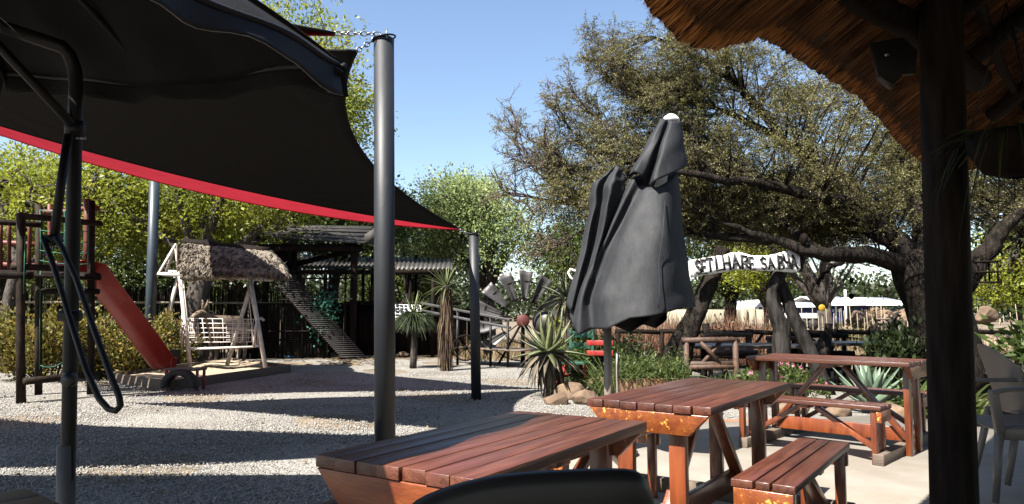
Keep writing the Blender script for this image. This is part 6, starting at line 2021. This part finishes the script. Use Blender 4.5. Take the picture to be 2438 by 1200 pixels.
def bough(p, d, L, r, lev):
    n = 6
    pts = [np.array(p)]
    for k in range(n):
        d = nrm(np.array(d) + rng.normal(0, 0.16, 3) + [0, 0, 0.04])
        pts.append(pts[-1] + d * L / n)
    bt.tube(pts, [r, r * 0.4], 5 if lev else 7)
    if lev:
        BT.extend([(p_, d) for p_ in pts[1:]])
    if lev >= 2 + (L > 0.25):
        return
    for k in range(2 if lev == 0 else 1, n + 1):
        for _ in range(2 if lev < 2 else 1):
            bough(pts[k], nrm(d + rng.normal(0, 0.75, 3) * [1, 0.8, 0.8]), L * rng.uniform(0.28, 0.5), r * 0.45, lev + 1)


for (a, b, Y, r_) in (((1400, 480), (1195, 300), 11.2, 0.03), ((1380, 470), (1185, 430), 11.3, 0.028), ((1440, 400), (1340, 240), 11.0, 0.026), ((1420, 500), (1190, 480), 11.1, 0.03), ((1420, 540), (1260, 560), 11.1, 0.026),
                      ((1470, 330), (1345, 215), 11.2, 0.024), ((1520, 170), (1405, 110), 11.3, 0.022), ((1460, 460), (1250, 370), 11.0, 0.028), ((1530, 240), (1410, 160), 11.3, 0.022), ((1320, 478), (1180, 455), 11.2, 0.02)):
    A, B = ap(*a, Y), ap(*b, Y)
    bough(A, nrm(B - A), np.linalg.norm(B - A) * 0.9, r_, 0)
tag(bt.build('bare_boughs', m_twig, ac), kind='stuff')
bp_, bd_ = np.array([x[0] for x in BT]), np.array([x[1] for x in BT])
keep = rng.random(len(bp_)) < np.clip((bp_[:, 0] - 0.0) / 4.5, 0.06, 0.38)
bp_, bd_ = bp_[keep], bd_[keep] + rng.normal(0, 0.5, (keep.sum(), 3))
(tv, tf), (lv, lf) = spray_leaves(bp_, bd_, rng.uniform(0.12, 0.32, len(bp_)), 14, 0.034, 0.014, 0.014)
tag(MB().add(tv, tf).build('thorn_stems', m_twig, ac), kind='stuff')
tag(MB().add(lv, lf).build('sparse_leaves', m_lf_acacia, ac), kind='stuff')
bt = MB()
# small hanging things in the tree


def hang(name, label, cat, px, py, Y, w, h, kind, s_len):
    c = dp(px, py, Y)
    t = thing(name, label, cat, c)
    MB().tube([c + up * h * 0.5, c + up * (h * 0.5 + s_len)], 0.004, 5).build('string', m_dark, t)
    if kind == 'bell':
        MB().lathe([(0, h * 0.5), (w * 0.35, h * 0.42), (w * 0.5, h * 0.1), (w * 0.42, -h * 0.2), (0, -h * 0.5)], c, 14).build('gourd', m_dark, t, smooth=True)
    elif kind == 'frame':
        mb = MB()
        for sx in (-1, 1):
            for sy in (-1, 1):
                mb.tube([c + np.array([sx * w / 2, sy * w / 2, -h / 2]), c + np.array([sx * w / 2, sy * w / 2, h / 2])], 0.012, 5)
        tag(mb.build('bars', m_dark, t), kind='stuff')
        for z in (-h / 2, 0.0, h / 2):
            MB().box(c + up * z, (w * 1.25, w * 1.25, 0.02)).build('shelf', m_dark, t)
    else:
        MB().lathe([(0, h * 0.5), (w * 0.5, h * 0.25), (w * 0.4, -h * 0.1), (w * 0.15, -h * 0.4), (0, -h * 0.5)], c, 12).build('spindle', m_dark, t, smooth=True)


hang('hanging_gourd', 'dark pointed gourd hanging above the right end of the sign', 'ornament', 1914, 570, 10.6, 0.12, 0.19, 'bell', 0.3)
hang('hanging_pot', 'small dark pot hanging from a twig left of the white roofs', 'ornament', 2027, 706, 13.0, 0.10, 0.12, 'bell', 0.5)
hang('hanging_spindle', 'slim dark spindle hanging on a string in front of the white roofs', 'ornament', 2112, 698, 11.0, 0.045, 0.14, 'spindle', 0.45)
hang('bird_feeder', 'dark square framed bird feeder hanging right of the thick post', 'bird feeder', 2350, 648, 9.0, 0.16, 0.26, 'frame', 0.5)
hang('hanging_gourd', 'tiny dark gourd dangling beside the fork of the thorn tree with the disc', 'ornament', 2027, 668, 12.0, 0.07, 0.10, 'bell', 0.4)
yd = dp(1957, 733, 22.4)
tag(MB().lathe([(0, 0.015), (0.10, 0.012), (0.11, 0.0), (0.10, -0.012), (0, -0.015)], yd, 18, (0, -1, 0)).build('yellow_disc', m_yellow, smooth=True), 'small round yellow disc fixed on the forked thorn tree', 'disc')

# =================================================================== DRY GARDEN, FAR WALLS AND BUILDINGS
m_lfd = m_lf_dry
for (nm, lab, n, x0, x1, y0, y1, hgt, m_) in (('dry_grass', 'dry straw-coloured grass and stems beyond the log fence', 9000, 3.5, 19, 16.2, 34, 0.55, m_lf_dry),
                                              ('dry_stems', 'russet dry stems standing behind the left end of the log fence', 5200, 2.2, 6.6, 16.4, 21, 1.30, m_lf_rust),
                                              ('dry_grass', 'dry grass patch behind the windmill wheel', 3000, -1.5, 3.2, 18.5, 25, 0.6, m_lf_dry)):
    P_ = np.stack([rng.uniform(x0, x1, n), rng.uniform(y0, y1, n), np.zeros(n)], 1)
    V, Fs = blades(P_, np.stack([rng.normal(0, 0.25, n), rng.normal(0, 0.25, n), np.ones(n)], 1), rng.uniform(0.4, 1.25, n) * hgt, 0.022, rng.uniform(0, 0.5, n), 3)
    tag(MB().add(V, Fs).build(nm, m_), lab, 'dry grass', kind='stuff')
for i, (x, y, rx, h_, m_, lab) in enumerate(((7.7, 20.5, 0.9, 1.0, m_lf_dry, 'straw-coloured dry bush left of the crooked sign trunk'), (6.2, 19.0, 0.9, 1.05, m_lf_rust, 'russet dry bush behind the leaning sign trunks'),
                                           (11.2, 24.0, 0.9, 1.0, m_lf_acacia, 'olive dry bush in front of the blue wall'), (12.9, 25.5, 0.6, 1.5, m_lf_dry, 'tall dry tuft among the boulders'),
                                           (16.5, 30, 0.9, 2.1, m_lf_green, 'green bush above the boulders at the big trunk'), (4.9, 16.8, 0.35, 1.15, m_lf_rust, 'dark dry flower bush poking above the handrail'))):
    shrub('dry_bush', lab, 'dry bush', (x, y), rx, rx * 0.8, h_, 1500, 0.10, m_, 'dry bushes beyond the log fence', 16, 0, 60 + i)
st = thing('stake_fence', 'thin fence of pale upright stakes across the dry garden', 'fence', (11, 22, 0))
stake = None
for k in range(62):
    x = 6.8 + k * 0.155 + rng.uniform(-0.05, 0.05)
    y = 21.2 + 0.10 * (x - 6.8) + rng.uniform(-0.1, 0.1)
    if stake is None:
        stake = o = MB().tube([(0, 0, 0), (0.01, 0, 0.7), (0, 0, 1.4)], [0.014, 0.011], 6).build('stake', m_palereed, st, W=False)
    else:
        o = stake.copy()
        COL.objects.link(o)
    o.location = (x - 11, y - 22, 0)
    o.rotation_euler = (rng.normal(0, 0.03), rng.normal(0, 0.03), 0)
    o.scale = (1, 1, rng.uniform(0.75, 1.1))
MB().tube([(6.8, 21.15, 0.9), (11.6, 21.6, 0.92), (16.4, 22.1, 0.9)], 0.006, 5).build('wire', m_charmetal, st)
for i, (px, py, Y, s_, lab) in enumerate(((2040, 752, 25, 0.39, 'large tan boulder left in the far rock pile'), (2062, 760, 24, 0.28, 'pale boulder low in the far rock pile'), (2085, 744, 26, 0.35, 'round tan boulder in the middle of the far rock pile'),
                                         (2112, 752, 25.5, 0.49, 'broad tan boulder right of the middle of the far rock pile'), (2150, 748, 25.5, 0.56, 'biggest tan boulder by the big trunk in the far rock pile'),
                                         (2080, 770, 23.5, 0.24, 'small brown boulder at the front of the far rock pile'), (2345, 742, 20, 0.33, 'tan boulder in the gap right of the thick post'))):
    c = dp(px, py, Y)
    tag(rock(MB(), (c[0], c[1], c[2] - s_ * 0.35), (s_, s_ * 0.8, s_ * 0.85), 80 + i, 3, 0.42).build('boulder', m_rock), lab, 'boulder', 'boulders of the far rock pile')
mb = MB()
g = []
for i in range(14):
    row = []
    for j in range(24):
        u, v = j / 23, i / 13
        x, y = 10.8 + 9 * u, 23.0 + 8 * v
        row.append((x, y, 1.05 * math.sin(math.pi * min(1, u * 1.1)) ** 0.7 * math.sin(math.pi * v) + rng.uniform(-0.05, 0.05) - 0.05))
    g.append(row)
tag(MB().grid(np.array(g)).build('earth_mound', mat('tan_earth', (0.141, 0.102, 0.0638), (0.192, 0.144, 0.0935), 2, 0.95, 0.5, 12), smooth=True), kind='structure')
sdn = thing('slatted_stand', 'pale slatted wooden stand in front of the rock pile', 'stand', dp(2110, 800, 20.5))
for (x0, x1) in ((2084, 2092), (2132, 2137)):
    p, q = dp(x0, 760, 20.5), dp(x1, 760, 20.5)
    MB().box(((p[0] + q[0]) / 2, 20.5, p[2] / 2), (0.09, 0.09, p[2])).build('post', m_palereed if x0 > 2100 else m_dark, sdn)
for y_ in (759, 768, 777, 787):
    MB().beam(dp(2090, y_, 20.45), dp(2135, y_ + 1, 20.45), 0.05, 0.06).build('slat', m_skid, sdn)
dw = thing('driftwood', 'twisted upright driftwood log beside the slatted stand', 'driftwood', dp(2130, 800, 19.5))
q = [dp(2112, 800, 19.5), dp(2122, 770, 19.5), dp(2132, 752, 19.5), dp(2140, 742, 19.5)]
q[0][2] = 0
MB().tube(q, [0.11, 0.10, 0.07, 0.03], 9, wob=0.15).build('trunk', m_bark3, dw, smooth=True)
MB().tube([q[2], dp(2146, 750, 19.4)], [0.05, 0.02], 7).build('branch', m_bark3, dw, smooth=True)
q = thing('driftwood', 'dark forked driftwood stick leaning left of the slatted stand', 'driftwood', dp(2070, 800, 18.5))
MB().tube([dp(2065, 815, 18.5), dp(2078, 785, 18.5), dp(2090, 768, 18.5)], [0.07, 0.06, 0.04], 8, wob=0.15).build('trunk', m_bark, q, smooth=True)
MB().tube([dp(2078, 785, 18.5), dp(2072, 765, 18.5)], [0.05, 0.02], 7).build('branch', m_bark, q, smooth=True)
ws = thing('small_sign', 'small white square sign on a stick left of the big trunk', 'sign', dp(2177, 800, 17))
p = dp(2177, 757, 17)
MB().box(p, (0.095, 0.02, 0.085)).build('plate', m_white, ws)
MB().tube([(p[0], p[1] + 0.03, 0), p + [0, 0.03, 0]], 0.015, 6).build('stick', m_skid, ws)

# cream wall and gate
wl_ = thing('cream_wall', 'long low cream painted wall with a green gate seen beneath the sign', 'wall', (9, 38, 0))
x0, x1 = dp(1585, 740, 38)[0], dp(1845, 740, 38)[0]
gx0, gx1 = dp(1769, 740, 38)[0], dp(1788, 740, 38)[0]
hz_ = dp(1700, 737, 38)[2]
MB().box(((x0 + gx0) / 2, 38, hz_ / 2), (gx0 - x0, 0.22, hz_)).build('wall_panel', m_wallcream, wl_)
MB().box(((x1 + gx1) / 2, 38, hz_ / 2), (x1 - gx1, 0.22, hz_)).build('wall_panel', m_wallcream, wl_)
for x in (gx0, gx1, dp(1735, 740, 38)[0], dp(1650, 740, 38)[0]):
    MB().box((x, 37.95, (hz_ + 0.12) / 2), (0.28, 0.34, hz_ + 0.12)).build('pier', m_wallcream, wl_)
MB().box(((gx0 + gx1) / 2, 38, hz_ * 0.46), (gx1 - gx0 - 0.3, 0.06, hz_ * 0.9)).build('gate', m_greenpaint, wl_)
# white house
wh = thing('white_house', 'small white gabled house with two dark windows above the cream wall', 'house', (17, 52, 0))
a, b = dp(1798, 745, 52), dp(1838, 745, 52)
zt, zr = dp(1800, 735, 52)[2], dp(1815, 718, 52)[2]
MB().prism([(a[0], 52, 0), (b[0], 52, 0), (b[0], 52, zt), ((a[0] + b[0]) / 2 - 0.2, 52, zr), (a[0], 52, zt)], (0, 1, 0), 5).build('wall', m_bldwhite, wh)
for x in (1807, 1821):
    p, q = dp(x, 737, 51.98), dp(x + 8, 731, 51.98)
    MB().box(((p[0] + q[0]) / 2, 51.98, (p[2] + q[2]) / 2), (q[0] - p[0], 0.06, q[2] - p[2])).build('window', m_glass, wh)
for (p, q) in (((a[0] - 0.3, zt - 0.1), ((a[0] + b[0]) / 2 - 0.2, zr + 0.06)), (((a[0] + b[0]) / 2 - 0.2, zr + 0.06), (b[0] + 0.3, zt - 0.1))):
    MB().prism([(p[0], 51.7, p[1]), (q[0], 51.7, q[1]), (q[0], 57.2, q[1]), (p[0], 57.2, p[1])], (0, 0, 1), 0.08).build('roof', m_bldwhite, wh)


def block(label, Y, px0, px1, pt, pe, pb, dep, roof=True, name='blue_building', m_=None):
    a, b = dp(px0, pe, Y), dp(px1, pe, Y)
    t = thing(name, label, 'building', ((a[0] + b[0]) / 2, Y, 0))
    z0 = 0.0
    zt = a[2]
    MB().box(((a[0] + b[0]) / 2, Y + dep / 2, (zt + z0) / 2), (b[0] - a[0], dep, zt - z0)).build('wall', m_ or m_bldblue, t)
    if roof:
        zr = dp(px0, pt, Y + dep * 0.5)[2]
        MB().prism([(a[0] - 0.5, Y - 0.6, zt - 0.05), (b[0] + 0.5, Y - 0.6, zt - 0.05), (b[0] + 0.5, Y + dep / 2, zr), (a[0] - 0.5, Y + dep / 2, zr)], (0, 0, 1), 0.10).build('roof', m_bldwhite, t)
        MB().prism([(a[0] - 0.5, Y + dep + 0.6, zt - 0.05), (b[0] + 0.5, Y + dep + 0.6, zt - 0.05), (b[0] + 0.5, Y + dep / 2, zr), (a[0] - 0.5, Y + dep / 2, zr)], (0, 0, 1), 0.10).build('roof', m_bldwhite, t)
    return t, a, b, zt


b1, a_, b_, zt = block('navy blue building with a white roof and white lettering on its wall', 66, 1972, 2042, 708, 727, 752, 10)
for (x, w) in ((1990, 0.0), (2020, 0.0), (2032, 0)):
    p = dp(x, 740, 65.95)
    MB().box((p[0], 65.95, 1.4), (0.45, 0.08, 0.9) if x > 2000 else (0.12, 0.08, 2.2)).build('window' if x > 2000 else 'downpipe', m_glass if x > 2000 else m_bldwhite, b1)
# white lettering on the navy wall
GL2 = dict(GL)
GL2.update({'P': [[(.1, 0), (.1, 1)], [(.1, 1), (.8, .9), (.8, .6), (.1, .5)]], 'I': [[(.5, 0), (.5, 1)]], 'C': [[(.9, .85), (.5, 1), (.1, .7), (.1, .3), (.5, 0), (.9, .15)]]})
GL2['S'] = GL['S']
GL2['E'] = GL['E']
for k, ch_ in enumerate('SPICES'):
    mb = MB()
    for st_ in GL2[ch_]:
        pts = [dp(1981 + k * 3.5 + u * 2.6, 742 - v * 5.0, 65.93) for u, v in st_]
        for p, q in zip(pts[:-1], pts[1:]):
            mb.beam(p, q, 0.035, 0.04, (0, 1, 0))
    mb.build('letter', m_bldwhite, b1)
block('navy blue building with a wide white roof right of the lettered one', 72, 2048, 2170, 710, 727, 752, 12)
b3, a_, b_, zt = block('low navy blue building behind the thin stakes on the left', 62, 1890, 1958, 722, 731, 752, 6)
tk = thing('white_trailer', 'white flat-sided trailer parked in front of the left navy building', 'trailer', (23, 52, 0))
a, b = dp(1886, 752, 52), dp(1952, 752, 52)
z1, z2 = dp(1900, 758, 52)[2], dp(1900, 746, 52)[2]
MB().box(((a[0] + b[0]) / 2, 52.8, (z1 + z2) / 2), (b[0] - a[0], 1.6, z2 - z1)).build('body', m_bldwhite, tk, bevel=0.02)
for x in (0.25, 0.4, 0.75):
    MB().tube([(a[0] + (b[0] - a[0]) * x, 51.95, 0.4), (a[0] + (b[0] - a[0]) * x, 52.2, 0.4)], 0.4, 16).build('wheel', m_rubber, tk)
MB().box(((a[0] + b[0]) / 2, 52.8, z1 - 0.1), ((b[0] - a[0]) * 0.98, 1.2, 0.2)).build('chassis', m_charmetal, tk)
fp_ = thing('flag_pole', 'thin white pole standing in front of the lettered navy building', 'pole', dp(2012, 760, 58))
p = dp(2012, 690, 58)
MB().tube([(p[0], p[1], 0), p], 0.09, 8).build('shaft', m_bldwhite, fp_)

# fallen leaves and bits on the yard
n = 260
y = 3.4 + 9 * rng.random(n) ** 1.2
x = rng.uniform(-0.7, 0.3, n) * y
ok = ~inpoly(x, y, PATIO)
P_ = np.stack([x, y, np.full(n, 0.016)], 1)[ok]
V, Fs = leafcards(P_, np.stack([rng.normal(size=len(P_)), rng.normal(size=len(P_)), rng.uniform(0, 0.3, len(P_))], 1), rng.uniform(0.03, 0.06, len(P_)), 0.025)
tag(MB().add(V, Fs).build('fallen_leaves', m_lf_dry), 'dry fallen leaves scattered on the gravel', 'leaves', kind='stuff')
mb = MB()
c = gp(1738, 1190, 0.03)
g = [[c + np.array([(u - 0.5) * 0.10, (v - 0.5) * 0.08, 0.012 + 0.018 * abs(math.sin(u * 7 + v * 5)) + 0.01 * math.sin(v * 11)]) for u in np.linspace(0, 1, 8)] for v in np.linspace(0, 1, 8)]
tag(MB().grid(np.array(g)).build('crumpled_paper', m_white, solid=0.001), 'crumpled white paper scrap on the patio under the sunlit table', 'paper')
